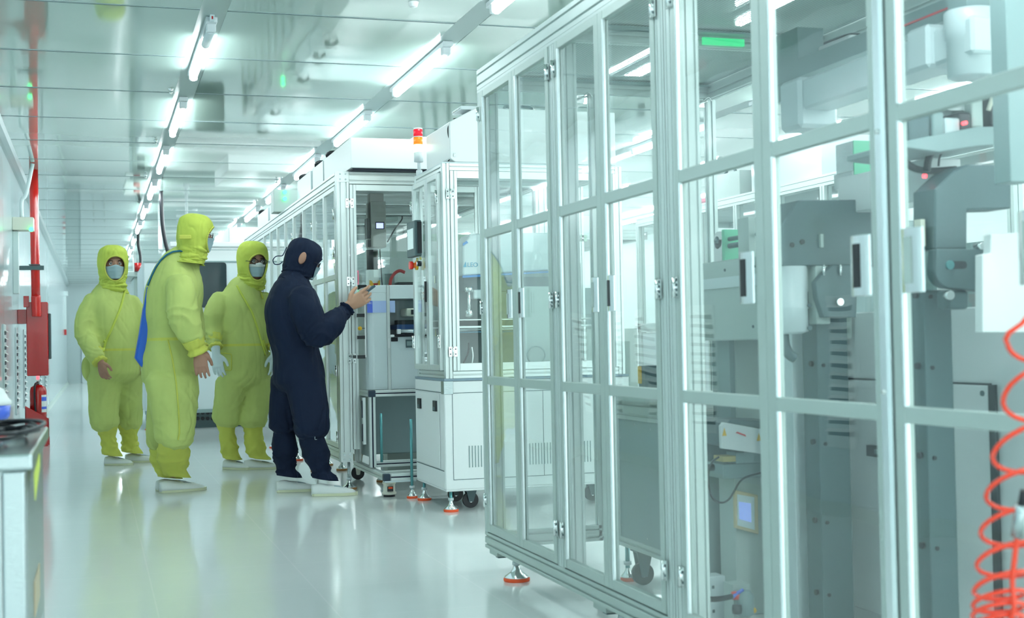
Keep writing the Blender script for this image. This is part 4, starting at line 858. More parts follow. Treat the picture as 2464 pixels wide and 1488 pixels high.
dext('top_beam', 'X', DX+.081, DR-.081, DY, DY+.08, DZ1-.08, DZ1)
p = MB(); p.box(DX+.0, DX+.08, DY-.004, DY, DZ1-.07, DZ1-.0)
for i_ in (0, 1):
    for j_ in (0, 1): p.cyl((DX+.022+.036*i_, DY-.006, DZ1-.052+.034*j_), (DX+.022+.036*i_, DY-.004, DZ1-.052+.034*j_), .006, 12, mi=1)
p.build('top_plate', [M_alu, M_steel], t)
dext('side_top_beam', 'Y', DY+.081, DB, DX, DX+.08, DZ1-.08, DZ1); dext('side_bottom_beam', 'Y', DY+.081, DB, DX, DX+.08, DZ0, DZ0+.08)
dext('rear_top_beam', 'Y', DY+.081, DB, DR-.08, DR, DZ1-.08, DZ1); dext('rear_bottom_beam', 'Y', DY+.081, DB, DR-.08, DR, DZ0, DZ0+.08)
dext('bottom_beam', 'X', DX+.4, DR-.081, DY+.95, DY+1.03, DZ0, DZ0+.08)
# side panes (doors), alternating
ys = [8.648, 9.10, 9.575, 10.06, 10.57, 11.06, 11.55, 12.02, 12.50, 13.05, 13.60, 14.18]
for k in range(len(ys)-1):
    dd = leaf_x(t, DX-.002, ys[k]+.002, ys[k+1]-.002, DZ0+.085, DZ1-.085, .022, .022, 0, [(1.37, 1.405)], glass=M_glass2, frame=M_alu, name='side_door', bot=.03, top=.03)
    if k % 2 == 0 and k < 6:
        for z in (1.80, 1.55, .77, .34): hinge(dd, DX-.003, ys[k]+.012, z, .07, .016, '-X', 2)
# glazed front door with two mullions
fx0, fx1 = DX+.083, 2.48; fz0, fz1 = 1.0, DZ1-.085
p = MB(); yy = DY-.004
p.ext('Z', .26, fz1, fx0, fx0+.042, yy, yy+.022, slot=.006, vs=False); p.ext('Z', .26, fz1, fx1-.04, fx1, yy, yy+.022, slot=.006, vs=False)
p.box(fx0+.042, fx1-.04, yy, yy+.022, fz1-.04, fz1); dd = p.build('front_door', M_alu, t, .0012)
p = MB(); p.box(fx0+.042, fx1-.04, yy+.008, yy+.012, 1.33, fz1-.04); p.build('pane', M_glass2, dd)
for z in (1.862, 1.352, .85): hinge(t, DX+.0815, DY-.004, z, .06, .026, '-Y', 2)
# roof members inside
for y in (9.2, 9.85, 10.6, 11.5, 12.6): dext('roof_rail', 'X', DX+.081, DR-.081, y, y+.06, DZ1-.075, DZ1-.005)
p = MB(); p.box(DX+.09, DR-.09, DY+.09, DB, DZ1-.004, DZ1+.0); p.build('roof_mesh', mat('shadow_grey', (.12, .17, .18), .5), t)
for y in (DY+.03, 9.9, 10.92, 12.35, 13.7): foot(t, DX+.055, y, DZ0, pad=M_brownpad if y < 10 else M_orange, rod=M_steel, r=.05)
for x, y in [(1.72, 10.35), (1.75, 9.9), (1.86, 8.95)]: foot(t, x, y, DZ0, pad=M_brownpad, rod=M_steel, r=.042)
caster(t, 1.735, 9.19, .18, .045, 'Y', body=M_cream)

# fan filter boxes along its roof
fb = None; specs = [(8.45, 9.50), (9.55, 10.02), (10.12, 10.82), (11.75, 12.6), (12.75, 13.6)]
nm = ['nearest and largest white filter box on the long enclosure roof', 'second white filter box on the long enclosure roof', 'third white filter box on the long enclosure roof, before the gap', 'first white filter box past the gap on the long roof', 'farthest white filter box on the long enclosure roof']
for k, (ya, yb_) in enumerate(specs):
    x1_ = DR+.0 if k == 0 else 2.5; h_ = .185 if k < 3 else .17
    tt = thing('fan_filter_unit', (1.585, ya, DZ1), nm[k], 'filter unit', 'filter boxes on the long enclosure')
    p = MB(); p.box(1.585, x1_, ya, yb_, DZ1+.010, DZ1+.02+h_); p.build('housing', M_white2 if k else M_white, tt, .003)
    p = MB(); p.box(1.60, x1_-.02, ya+.02, yb_-.02, DZ1+.001, DZ1+.0095); p.build('gasket', M_slot, tt)
    p = MB(); p.tube([(1.63, yb_-.06, DZ1+.02+h_-.01), (1.60, yb_-.06, DZ1+h_+.045), (1.64, yb_-.1, DZ1+h_+.06), (1.68, yb_-.12, DZ1+h_+.03)], .014, 8); p.build('power_lead', M_black, tt)
    if k == 0:
        p = MB(); p.box(2.02, 2.9, ya+.1, yb_-.1, DZ1+.02+h_, DZ1+.055+h_); p.build('fan_cover', M_white, tt, .01)

# inside: spindle column with screen, camera, lamp
t = thing('spindle_column', (1.85, 9.3, 0), 'beige spindle column with lit blue screen, black motor and yellow base behind glass', 'machine head')
Y = 9.1
def q2(x, y): return P2(x, y, Y)
p = MB(); u, v = q2(893, 530), q2(930, 595); p.box(u[0], v[0], Y, Y+.18, v[1], pY(0, 510, Y).z+.1); p.box(u[0]+.0, v[0]-.01, Y+.02, Y+.12, u[1], DZ1-.076); bd = p.build('head', mat('beige_grey', (.36, .36, .33), .4), t, .003)
p = MB(); u, v = q2(903, 534), q2(925, 552); p.box(u[0], v[0], Y-.004, Y, v[1], u[1]); s_ = p.build('screen_bezel', M_black, bd)
p = MB(); u, v = q2(905, 537), q2(922, 550); p.box(u[0], v[0], Y-.006, Y-.004, v[1], u[1]); p.build('screen', M_screen, s_, label='lit violet-blue screen')
p = MB(); u, v = q2(884, 525), q2(893, 573); p.box(u[0], v[0], Y+.02, Y+.1, v[1], u[1]); p.box(u[0]+.003, v[0], Y+.02, Y+.08, v[1]-.06, v[1]-.01); p.build('side_motor', M_black, t)
p = MB(); u, v = q2(886, 600), q2(914, 648); p.cyl(((u[0]+v[0])/2, Y+.06, v[1]), ((u[0]+v[0])/2, Y+.06, u[1]), (v[0]-u[0])/2, 20); p.build('spindle_motor', M_black, t)
p = MB(); u, v = q2(888, 649), q2(914, 690); p.box(u[0], v[0], Y+.02, Y+.12, v[1]-.2, u[1]); p.build('column', M_alu, t)
p = MB(); u, v = q2(890, 675), q2(914, 693); p.prism([(u[0], v[1]), (v[0], v[1]), (v[0], u[1]), (v[0]-.008, u[1]-.004), (v[0]-.012, u[1]-.02), (u[0]+.02, u[1]-.02), (u[0]+.012, u[1]-.004), (u[0], u[1])], 'Y', Y-.01, Y+.018); p.prism([(u[0]+.02, u[1]-.022), (v[0]-.012, u[1]-.022), (v[0]-.02, u[1]-.036), (u[0]+.028, u[1]-.036)], 'Y', Y-.012, Y-.01, 1); p.build('guard', [M_yel, M_red], t, label='yellow guard with red crescent')
p = MB(); p.tube([pY(x, y, Y+.1) for x, y in [(968, 520), (966, 530), (950, 552), (932, 583)]], .005, 6); p.tube([pY(x, y, Y-.02) for x, y in [(914, 600), (917, 650), (920, 690)]], .004, 6); p.build('cable', M_black, t)
p = MB(); u, v = q2(927, 517), q2(968, 527); p.box(u[0], v[0], Y+.12, Y+.22, v[1], u[1]); p.build('lamp', M_lgrey, t, .008, seg=3)
p = MB(); u, v = q2(884, 650), q2(914, 690); p.box(u[0]-.03, 2.6, Y-.04, Y+.26, .18, v[1]-.06+.0); p.build('plinth', M_mgrey, t)
t = thing('grey_transfer_unit', (2.1, 9.2, 1.3), 'pale machine flank with sloping top inside the long enclosure', 'machine body')
Y = 10.2; p = MB(); p.prism([P2(957, 690, Y), P2(957, 568, Y), P2(1100, 520, Y), P2(1100, 690, Y)], 'Y', Y, Y+.3); p.build('body', M_lgrey, t); p = MB(); p.box(pY(957,0,Y).x, 2.8, Y, Y+.3, 0.0, pY(957, 690, Y).z); p.build('base', M_mgrey, t)
t = thing('red_hose_unit', (1.95, 9.5, 1.3), 'small tank with arched red hose beside the spindle column', 'hose unit')
Y = 9.5; p = MB(); p.tube([pY(x, y, Y) for x, y in [(938, 690), (941, 672), (950, 658), (962, 652), (974, 656)]], .012, 10); p.build('red_hose', mat('red_hose', (.55, .03, .03), .4), t)
p = MB(); u, v = P2(928, 658, Y), P2(952, 690, Y); p.box(u[0], v[0], Y+.03, Y+.12, v[1], u[1]); p.build('tank', M_mgrey, t, .004); p = MB(); u, v = P2(955, 680, Y), P2(990, 692, Y); p.box(u[0], v[0], Y-.05, Y+.1, v[1], u[1]); p.build('tray', M_black, t)
p = MB(); u = P2(928, 692, Y); p.box(u[0]-.02, 2.4, Y-.06, Y+.14, 0, u[1]-.005); p.build('stand', M_lgrey, t)

# ------------------------------------------------------------------ white tester standing on an open aluminium table, at the end of the long enclosure
t = thing('wheeled_table', (1.66, 8.2, 0), 'open aluminium profile table with black corner caps, threaded rods and levelling caster', 'table')
TX0, TX1 = 1.66, 2.55; ty = 8.30
def text_(name, *a_, **k):
    a = MB(); a.ext(*a_, **k); return a.build(name, M_alu, t, .0012)
TZ = .645
def slot_in(axis, a_, b_, c1, c2):
    p = MB()
    if axis == 'X': p.box(a_, b_, c1+.0015, c1+.0055, c2-.0045, c2+.0045)
    else: p.box(c2-.0045, c2+.0045, c1+.0015, c1+.0055, a_, b_)
    p.build('slot_insert', M_slot, t)
slot_in('X', TX0+.042, TX1-.01, 8.36, TZ-.02); slot_in('X', TX0+.047, TX1-.01, 7.95, .13); slot_in('X', TX0+.042, TX1-.01, 8.36, .176); slot_in('X', TX0+.047, TX1-.01, 8.14, .13); slot_in('Z', .156, TZ-.041, 8.36, TX0+.02)
text_('top_rail', 'X', TX0+.041, TX1, 8.36, 8.40, TZ-.04, TZ); text_('top_rail', 'Y', 8.401, 8.90, TX0, TX0+.04, TZ-.04, TZ)
text_('leg', 'Z', .155, TZ-.04, TX0, TX0+.04, 8.36, 8.40, slot=.009); text_('leg', 'Z', .155, TZ-.04, TX1-.04, TX1, 8.36, 8.40, slot=.009); text_('leg', 'Z', .155, TZ-.04, TX0, TX0+.04, 8.86, 8.90, slot=.009); text_('leg', 'Z', .155, TZ-.04, TX1-.04, TX1, 8.86, 8.90, slot=.009)
text_('bottom_rail', 'Y', 7.95, 8.95, TX0, TX0+.045, .11, .15); text_('bottom_rail', 'X', TX0+.046, TX1, 7.95, 7.99, .11, .15); text_('bottom_rail', 'X', TX0+.041, TX1, 8.36, 8.40, .156, .196); text_('bottom_rail', 'X', TX0+.046, TX1, 8.14, 8.18, .11, .15)
for x, y, z in [(TX0, 8.357, TZ-.04), (TX0, 7.947, .11)]:
    p = MB(); p.box(x-.001, x+.041, y-.004, y+.04, z-.001, z+.041); p.build('corner_cap', mat('navy_plastic', (.02, .04, .07), .5), t, .003)
p = MB(); p.box(TX0+.005, TX0+.20, 7.94, 8.0, .10, .11); p.build('foot_plate', M_white2, t)
for k, (x, y, z1) in enumerate([(1.83, 7.93, .48), (1.73, 8.34, .50)]):
    if k == 0:
        f = foot(t, x, y, z1, r=.033)
    else:
        p = MB(); p.cyl((x, y, .19), (x, y, z1), .009, 12); p.build('threaded_rod', M_zinc, t)
p = MB(); p.cyl((1.72, 8.08, .0), (1.72, 8.08, .012), .036, 20, mi=1); p.lathe((1.72, 8.08, .014), [(.044, 0), (.045, .012), (.037, .018), (.036, .062), (.042, .066), (.042, .074), (.03, .094)], 20); cc = p.build('levelling_caster', [M_cream, M_black], t)
p = MB(); p.box(1.70, 1.735, 8.030, 8.046, .036, .066); p.box(1.704, 1.731, 8.028, 8.0305, .052, .064, 1); p.build('wheel_window', [M_black, M_orange], cc, label='dark window with red wheel')
p = MB(); p.box(TX0+.05, TX1-.05, 8.90, 8.91, .2, TZ-.045); p.box(TX0+.05, TX0+.055, 8.45, 8.9, .2, TZ-.045); p.build('back_panel', mat('blue_grey_panel', (.34, .46, .48), .35), t)
p = MB(); p.box(TX0-.03, TX0-.012, 8.42, 8.45, .3, .6); p.box(TX0-.034, TX0-.03, 8.43, 8.44, .47, .58, 1); p.box(TX0-.034, TX0-.03, 8.43, 8.44, .32, .43, 1); p.build('side_slot_plate', [M_alu, M_slot], t)

t = thing('white_tester', (1.66, 8.4, TZ), 'white and grey test machine with curved left shoulder, blue film strip and black hinges', 'machine')
Y = 8.42; q3 = lambda x, y: P2(x, y, Y)
zt = q3(0, 692)[1]
p = MB(); xl = q3(869, 0)[0]; 
for a0, a1, b0, b1, nm in [(869, 918, 692, 934, 'left_panel')]:
    pts = [(xl, Y+.05)]
    for k in range(7): an = PI+PI/2*k/6; pts.append((xl+.05+.05*math.cos(an), Y+.05+.05*math.sin(an)))
    xr = q3(918, 0)[0]
    ptsx = pts[1:]+[(xr, Y), (xr, Y+.42), (xl, Y+.42)]
    # shoulder: chamfer at the top left
    p.prism(ptsx, 'Z', TZ+.001, zt-.05); p.prism([(q3(869, 720)[0], zt-.05), (xr, zt-.05), (xr, zt), (q3(888, 0)[0], zt), (q3(878, 0)[0], zt-.014)], 'Y', Y+.001, Y+.42)
lp = p.build('left_panel', M_white2, t, .003, seg=2)
p = MB(); p.box(xr, q3(925, 0)[0], Y-.006, Y+.02, TZ+.001, zt); p.build('seam_strip', M_alu, t)
p = MB(); xa = q3(925, 0)[0]; zs_ = q3(0, 728)[1]; zo = q3(0, 828)[1]
p.box(xa, 2.6, Y, Y+.42, zs_, zt); p.box(xa, 2.6, Y, Y+.42, TZ+.001, zo); p.box(xa, 2.6, Y+.25, Y+.42, zo, zs_); p.box(2.3, 2.6, Y, Y+.25, zo, zs_); p.build('main_panel', M_white2, t, .003)
p = MB(); za, zb = q3(0, 733)[1], q3(0, 764)[1]
p.box(q3(869, 0)[0]+.006, q3(884, 0)[0], Y-.002, Y-.0003, zb, za); p.box(q3(884, 0)[0], xr-.003, Y-.002, Y-.0003, zb, za, 1); fl = p.build('film_strip', [M_blue, M_bluel], t, label='deep blue to pale blue film strip')
for xx0, xx1 in ((925, 938), (1040, 1058)):
    p = MB(); p.box(q3(xx0, 0)[0], q3(xx1, 0)[0], Y-.002, Y-.0003, zb, za); p.build('film_strip', M_bluel, t, label='pale blue film patch')
text_part('DEC', 'film_text', .018, M_white, fl, (q3(877, 0)[0], Y-.0022, za-.014), depth=.0004)
p = MB(); p.box(q3(940, 0)[0], q3(1035, 0)[0], Y-.03, Y-.026, zo+.03, za); p.build('visor', M_glass2, t)
p = MB(); zz_ = q3(0, 808)[1]; p.box(q3(942, 0)[0], 2.28, Y+.0, Y+.24, zz_-.0, zz_+.03); p.box(q3(952, 0)[0], 2.28, Y+.1, Y+.2, zz_+.03, zz_+.06, 1); p.build('carriage', [mat('deep_blue', (.03, .08, .25), .3), M_black], t)
p = MB(); p.cyl((q3(945, 0)[0], Y-.02, zz_-.015), (2.28, Y-.02, zz_-.015), .014, 14); p.cyl((q3(978, 0)[0], Y-.02, zz_-.015), (q3(985, 0)[0], Y-.02, zz_-.015), .015, 14, mi=1); p.box(q3(933, 0)[0], 2.28, Y-.025, Y+.0, zz_-.045, zz_-.032, 2); p.build('roller', [M_steel, mat('teal_metal', (.05, .22, .32), .3), M_black], t)
p = MB(); p.box(q3(940, 0)[0], q3(948, 0)[0], Y-.035, Y-.005, zz_-.03, zz_+.0); p.box(q3(925, 0)[0], q3(933, 0)[0], Y-.03, Y-.005, zz_-.05, zz_-.035); p.build('end_block', M_white, t)
p = MB(); p.box(q3(966, 0)[0], q3(992, 0)[0], Y-.0, Y+.2, q3(0, 775)[1], q3(0, 753)[1]); cm = p.build('camera_head', M_cream, t, .01, seg=2)
p = MB(); p.box(q3(976, 0)[0], q3(990, 0)[0], Y-.004, Y+.0, q3(0, 770)[1], q3(0, 757)[1]); p.build('lens', M_black, cm)
p = MB(); p.box(q3(927, 0)[0], q3(943, 0)[0], Y-.008, Y-.0003, q3(0, 840)[1], q3(0, 829)[1]); p.build('switch', M_black, t, .002)
p = MB(); p.box(q3(962, 0)[0], q3(1000, 0)[0], Y-.008, Y-.0003, q3(0, 857)[1], q3(0, 836)[1]); p.box(q3(964, 0)[0], q3(1000, 0)[0], Y-.010, Y-.0075, q3(0, 852)[1], q3(0, 840)[1], 1); p.build('drawer_pull', [M_dgrey, M_mgrey], t, .003)
p = MB(); p.box(q3(919, 0)[0], q3(924, 0)[0], Y-.012, Y-.006, q3(0, 858)[1], q3(0, 832)[1]); p.build('latch_plate', M_white, t)
# hinge bar with black hinges at its left
p = MB(); p.box(xl-.012, xl-.003, Y+.0, Y+.02, q3(0, 880)[1], q3(0, 737)[1]); hb = p.build('hinge_bar', M_white, t)
for py in (759, 812, 859):
    p = MB(); u = q3(866, py); p.box(xl-.06, xl-.012, Y-.005, Y+.015, u[1]-.012, u[1]+.010); p.build('hinge', M_black, hb)
p = MB(); u = q3(849, 791); p.lathe((xl-.045, Y-.004, u[1]), [(.013, 0), (.013, .014)], 14, axis=(0, -1, 0)); p.box(xl-.04, xl-.01, Y+.0, Y+.004, u[1]-.002, u[1]+.002, 1); p.build('knob', [M_yel, M_black], hb)

# ------------------------------------------------------------------ white machine behind the workers
EYf = 15.75
t = thing('white_process_machine', (1.2, EYf, 0), 'large white machine with dark rounded window behind the three yellow workers', 'machine')
q4 = lambda x, y: P2(x, y, EYf)
p = MB(); xL_, xR_ = q4(345, 700)[0], 2.6
p.box(xL_, xR_, EYf, EYf+2.2, .20, 1.93); mbd = p.build('body', M_white2, t, .02, seg=2)
p = MB(); p.box(xL_+.3, xR_, EYf+.05, EYf+2.0, 1.93, 2.16); p.box(xL_+.3, xR_, EYf+.02, EYf+.05, 2.10, 2.16); p.box(q4(548, 0)[0], xR_, EYf+.3, EYf+2.1, 2.16, 2.36); p.build('hood', M_white, t, .01)
p = MB(); p.box(xL_+.0, xR_, EYf-.01, EYf, 1.92, 1.935); p.box(xL_, xR_, EYf-.01, EYf, 2.06, 2.068); p.box(xL_, xR_, EYf-.02, EYf, .18, .22); p.build('trim_lines', M_mgrey, t)
p = MB(); u, v = q4(474, 632), q4(546, 740); r = .035; poly = []
for cx2, cz2, a0 in [(v[0]-r, v[1]+r, -PI/2), (v[0]-r, u[1]-r, 0), (u[0]+r, u[1]-r, PI/2), (u[0]+r, v[1]+r, PI)]:
    for k in range(5): an = a0+PI/2*k/4; poly.append((cx2+r*math.cos(an), cz2+r*math.sin(an)))
p.prism(poly, 'Y', EYf-.012, EYf-.001); wn = p.build('window', M_smoke, t)
u, v = q4(347, 640), q4(352, 700)
p = MB(); p.box(xL_+.08, xR_, EYf+.15, EYf+2.1, .0, .2); p.build('plinth', M_dgrey, t)
for k in range(2):
    p = MB()
    for j in range(4): u = q4(478+12*j, 995+14*k); p.cyl((u[0], EYf+.135, u[1]), (u[0], EYf+.149, u[1]), .022, 14)
    p.build('outlet_row', M_black, t)
for x in (xL_+.05, xR_-.1): foot(t, x, EYf+.08, .2)
t = thing('far_process_machine', (1.3, 20, 0), 'distant grey machine with dark monitor between left and stooping yellow workers', 'machine')
q7 = lambda x, y: P2(x, y, 20.0)
p = MB(); u = q7(322, 700); p.box(u[0], 3.0, 20.0, 21.5, .25, q7(0, 668)[1]); p.box(u[0]-.1, 3.0, 19.9, 21.6, q7(0, 668)[1], q7(0, 655)[1]); p.build('body', M_lgrey, t, .01)
p = MB(); u, v = q7(334, 684), q7(352, 712); p.box(u[0], v[0], 19.96, 19.999, v[1], u[1]); p.build('monitor', M_smoke, t)
p = MB(); u = q7(314, 662); p.cyl((u[0]+.1, 19.9, q7(0, 655)[1]), (u[0]+.1, 19.9, q7(0, 655)[1]+.12), .05, 12); p.build('red_beacon', M_red, t)
p = MB(); p.box(1.4, 2.9, 20.1, 21.4, 0, .25); p.build('plinth', M_dgrey, t)
for k, (x, y, z) in enumerate([(1.25, 19.2, 2.2), (1.6, 22.5, 2.3)]):
    tt = thing('gas_pipe', (x, y, z), ['thin white overhead pipe with joint above the distant monitor', 'farther thin white overhead pipe beyond the distant monitor'][k], 'pipe', 'thin overhead pipes')
    p = MB(); p.cyl((x-.3, y, z), (x+2.4, y, z), .03, 10); p.cyl((x, y, z), (x, y, CZ), .02, 8); p.cyl((x+2.0, y, z), (x+2.0, y, CZ), .02, 8); p.lathe((x, y, z-.06), [(.045, 0), (.045, .12)], 12); p.build('pipe', M_cap, tt)
# indicator box beyond the long enclosure boxes
q5 = lambda x, y: P2(x, y, 11.3)
t = thing('indicator_box', (1.7, 11.3, 2.1), 'grey box with glowing green lamps above the long enclosure', 'indicator box')
p = MB(); u, v = q5(664, 456), q5(697, 490); p.box(u[0]-.02, v[0]+.2, 11.3, 11.5, DZ1+.003, u[1]); p.build('housing', M_lgrey, t, .003)
for py in (463, 479):
    p = MB(); u = q5(685, py); p.cyl((u[0], 11.285, u[1]), (u[0], 11.3, u[1]), .017, 16); p.build('green_lamp', M_grn, t)

# ------------------------------------------------------------------ second machine row further right
def back_row(x0, x1, y0, y1, label, grp, boxes, panes):
    t = thing('glazed_machine_row', (x0, y0, 0), label, 'machine enclosure', grp)
    a = MB()
    for z in (.15, 1.0, 1.99): a.ext('Y', y0, y1, x0, x0+.08, z, z+.08)
    for z in (.15, 1.99): a.ext('X', x0+.08, x1, y0, y0+.08, z, z+.08); a.ext('X', x0+.08, x1, y1-.08, y1, z, z+.08)
    a.ext('Y', y0, y1, x1-.08, x1, 1.99, 2.07); a.build('beams', M_framew, t)
    n = panes
    for k in range(n+1):
        y = y0+(y1-y0-.06)*k/n; a = MB(); a.ext('Z', .23, 1.99, x0, x0+.06, y, y+.06); a.build('post', M_framew, t)
        if k < n:
            p = MB(); p.box(x0+.03, x0+.034, y+.062, y+(y1-y0-.06)/n-.002, 1.085, 1.985); p.build('pane', M_glass2, t)
            p = MB(); p.box(x0+.02, x0+.034, y+.062, y+(y1-y0-.06)/n-.002, .235, .995); p.build('lower_panel', M_white2, t, .003)
    a = MB(); a.box(x0+.15, x1-.1, y0+.1, y1-.1, .2, 1.05); a.box(x0+.3, x1-.2, y0+.5, y0+1.4, 1.05, 1.5, 1); a.box(x0+.3, x1-.3, y0+2.0, y0+3.1, 1.05, 1.75, 2); a.build('inner_machine', [M_lgrey, M_mgrey, M_white2], t)
    a = MB(); a.box(x0+.08, x1-.08, y0+.08, y1-.08, 2.03, 2.04); a.build('roof', M_perf, t)
    for y in (y0+.1, (y0+y1)/2, y1-.1): foot(t, x0+.05, y, .15)
    for k, (ya, yb_, h, mm, ll) in enumerate(boxes):
        b_ = thing('fan_filter_unit', (x0+.05, ya, 2.07), ll, 'filter unit', 'filter boxes on the right rows')
        p = MB(); p.box(x0+.04, x1-.2, ya, yb_, 2.075, 2.075+h); p.build('housing', mm, b_, .004)
        p = MB(); p.tube([(x0+.06, ya+.1, 2.075+h), (x0+.06, ya+.14, 2.11+h), (x0+.06, ya+.24, 2.11+h), (x0+.06, ya+.28, 2.075+h)], .014, 6, sub=3); p.build('handle', M_dgrey, b_)
    return t
M_whg = mat('glossy_white', (.8, .87, .9), .08)
back_row(4.88, 5.9, 6.2, 11.6, 'aluminium glazed machine row seen through the fifth glass door', 'right machine rows',
         [(6.4, 7.6, .24, M_white2, 'white filter box on the right row behind silver green-sided unit'), (8.3, 9.35, .30, M_whg, 'glossy white filter box mirroring two lamps, right row'), (9.55, 10.1, .2, M_lgrey, 'small grey box with black handle above pink tray, right row')], 8)
t = thing('pink_tray', (4.95, 10.4, 2.08), 'pink plastic tray lying on the roof of the right row', 'tray')
p = MB(); p.lathe((5.05, 10.38, 2.072), [(.05, 0), (.16, .0), (.18, .05), (.17, .05)], 20); p.box(4.93, 4.95, 10.36, 10.40, 2.072, 2.30); p.build('tray_body', mat('pink_plastic', (.9, .18, .3), .4), t)
back_row(4.6, 5.6, 13.0, 19.0, 'farther aluminium glazed machine row beyond the centre cabinet', 'right machine rows', [(13.4, 14.4, .2, M_white2, 'white filter box on the farther right row, nearer one'), (15.2, 16.4, .2, M_white2, 'white filter box on the farther right row, farther one')], 8)

# ------------------------------------------------------------------ stainless cart at the left edge
t = thing('stainless_cabinet', (-.35, 3.2, 0), 'stainless steel cart with polished frame and top at the lower left edge', 'cart')
cx1 = -.128; cy0, cy1 = 2.72, 3.62; ct = .75; cx0 = -.66
p = MB(); p.box(cx0, cx1+.012, cy0-.01, cy1+.01, ct-.032, ct); p.build('top', M_steel, t, .006, seg=2)
for x, y in [(cx1-.045, cy0), (cx0, cy0), (cx1-.045, cy1-.04), (cx0, cy1-.04)]:
    p = MB(); p.box(x, x+.042, y, y+.04, .06, ct-.033); p.build('leg', M_steel, t, .004, seg=2)
p = MB(); p.box(cx1-.006, cx1-.002, cy0+.042, cy1-.042, .30, ct-.033); p.box(cx1-.006, cx1-.002, cy0+.042, cy1-.042, .06, .13); p.build('side_panel', M_steel, t)
p = MB(); p.box(cx0+.044, cx1-.047, cy0+.006, cy0+.010, .08, ct-.034); p.build('front_panel', M_steel, t)
p = MB()
for z0 in (.20, .38):
    p.box(cx1-.0045+.003, cx1+.0005, cy0+.30, cy0+.56, z0, z0+.075)
p.build('perforated_insert', mat('brass_mesh', (.62, .50, .33), .4, metal=.4), t)
p = MB(); p.box(cx0+.05, cx1-.05, cy0+.05, cy1-.05, .14, .16); p.build('shelf', M_steel, t)
for x in (cx0+.03, cx1-.03):
    for y in (cy0+.03, cy1-.03): caster(t, x, y, .06, .025, 'X')
p = MB(); p.prism([(2.73, ct-.04), (2.98, ct-.020), (3.0, ct-.045), (2.76, ct-.095)], 'X', cx1+.0125, cx1+.0140); p.build('tape', mat('yellow_green_tape', (.65, .75, .1), .5), t, label='strip of yellow-green tape')
# blue-white tray with lid and black cables on it
t = thing('plastic_canister', (-.24, 3.3, ct), 'white lidded tub with blue band on the stainless cart, cut by left edge', 'container')
u = pZ(6, 1010, ct)
p = MB(); p.lathe((u.x-.035, u.y, ct+.001), [(.05, 0), (.056, .01), (.058, .04)], 28); p.build('base', M_blue, t, label='blue lower band'); p = MB(); p.lathe((u.x-.035, u.y, ct+.0415), [(.058, 0), (.060, .004), (.060, .012), (.052, .02), (.04, .045), (.02, .055)], 28); p.build('lid', M_white, t)
t = thing('black_cable_bundle', (-.2, 3.1, ct), 'tangled black cables lying on the stainless cart top', 'cable')
p = MB(); rr = random.Random(3)
for k in range(4):
    pts = []
    for i in range(12):
        an = i*0.75+k; pts.append(Vector((-.205+(.055+.012*k)*math.cos(an)+.01*rr.random(), 3.12+.2*math.sin(an*1.0)+.03*rr.random(), ct+.008+.006*k+.012*rr.random())))
    p.tube(pts, .0045, 7, sub=5)
p.build('cables', M_black, t)
p = MB(); p.tube([(-.22, 2.95, ct+.006), (-.18, 3.0, ct+.02), (-.2, 3.1, ct+.012)], .004, 7, mi=0); p.build('red_lead', mat('red_hose', (.55, .03, .03), .4), t)
p = MB(); p.box(-.40, -.19, 2.90, 3.06, ct+.001, ct+.006); tag(p.build('blue_sheet', mat('blue_grey_film', (.12, .2, .36), .2)), 'dark blue sheet under the black cables on the stainless cart', 'sheet')
# ------------------------------------------------------------------ people
from mathutils.bvhtree import BVHTree
def cloth(name, col, rough=0.75, transl=0.0):
    m = mat(name, col, rough, spec=0.25, bump=0.12, bscale=260, var=0.06, vscale=5)
    b = m.node_tree.nodes['Principled BSDF']; b.inputs['Sheen Weight'].default_value = 0.0
    return m
M_suit = cloth('lime_coverall', (0.54, 0.62, 0.19)); M_suity = cloth('yellow_double_cloth', (0.62, 0.64, 0.12)); M_hood = cloth('lime_hood', (0.58, 0.66, 0.11))
M_navy = cloth('navy_coverall', (0.004, 0.011, 0.034)); M_navy2 = cloth('navy_trim', (0.008, 0.022, 0.06))
M_skin = mat('skin', (0.42, 0.215, 0.145), 0.5); M_skin2 = mat('light_skin', (0.58, 0.32, 0.21), 0.5)
M_mask = mat('surgical_mask', (0.36, 0.50, 0.55), 0.8); M_maskw = mat('white_mask_edge', (0.75, 0.8, 0.8), 0.8)
M_shoe = mat('white_shoe', (0.82, 0.86, 0.84), 0.5); M_sole = mat('cream_sole', (0.72, 0.74, 0.52), 0.5); M_elastic = mat('grey_elastic', (0.33, 0.42, 0.46), 0.7)
M_glove = mat('white_glove', (0.70, 0.82, 0.84), 0.7, bump=0.1, bscale=80)
M_eye = mat('eye_white', (0.75, 0.72, 0.7), 0.3); M_hair = mat('dark_brow', (0.02, 0.015, 0.012), 0.7); M_specs = mat('spectacle_frame', (0.01, 0.01, 0.02), 0.3)
M_bagblue = mat('royal_blue_nylon', (0.01, 0.11, 0.55), 0.5); M_strapb = mat('teal_strap', (0.01, 0.14, 0.24), 0.6)

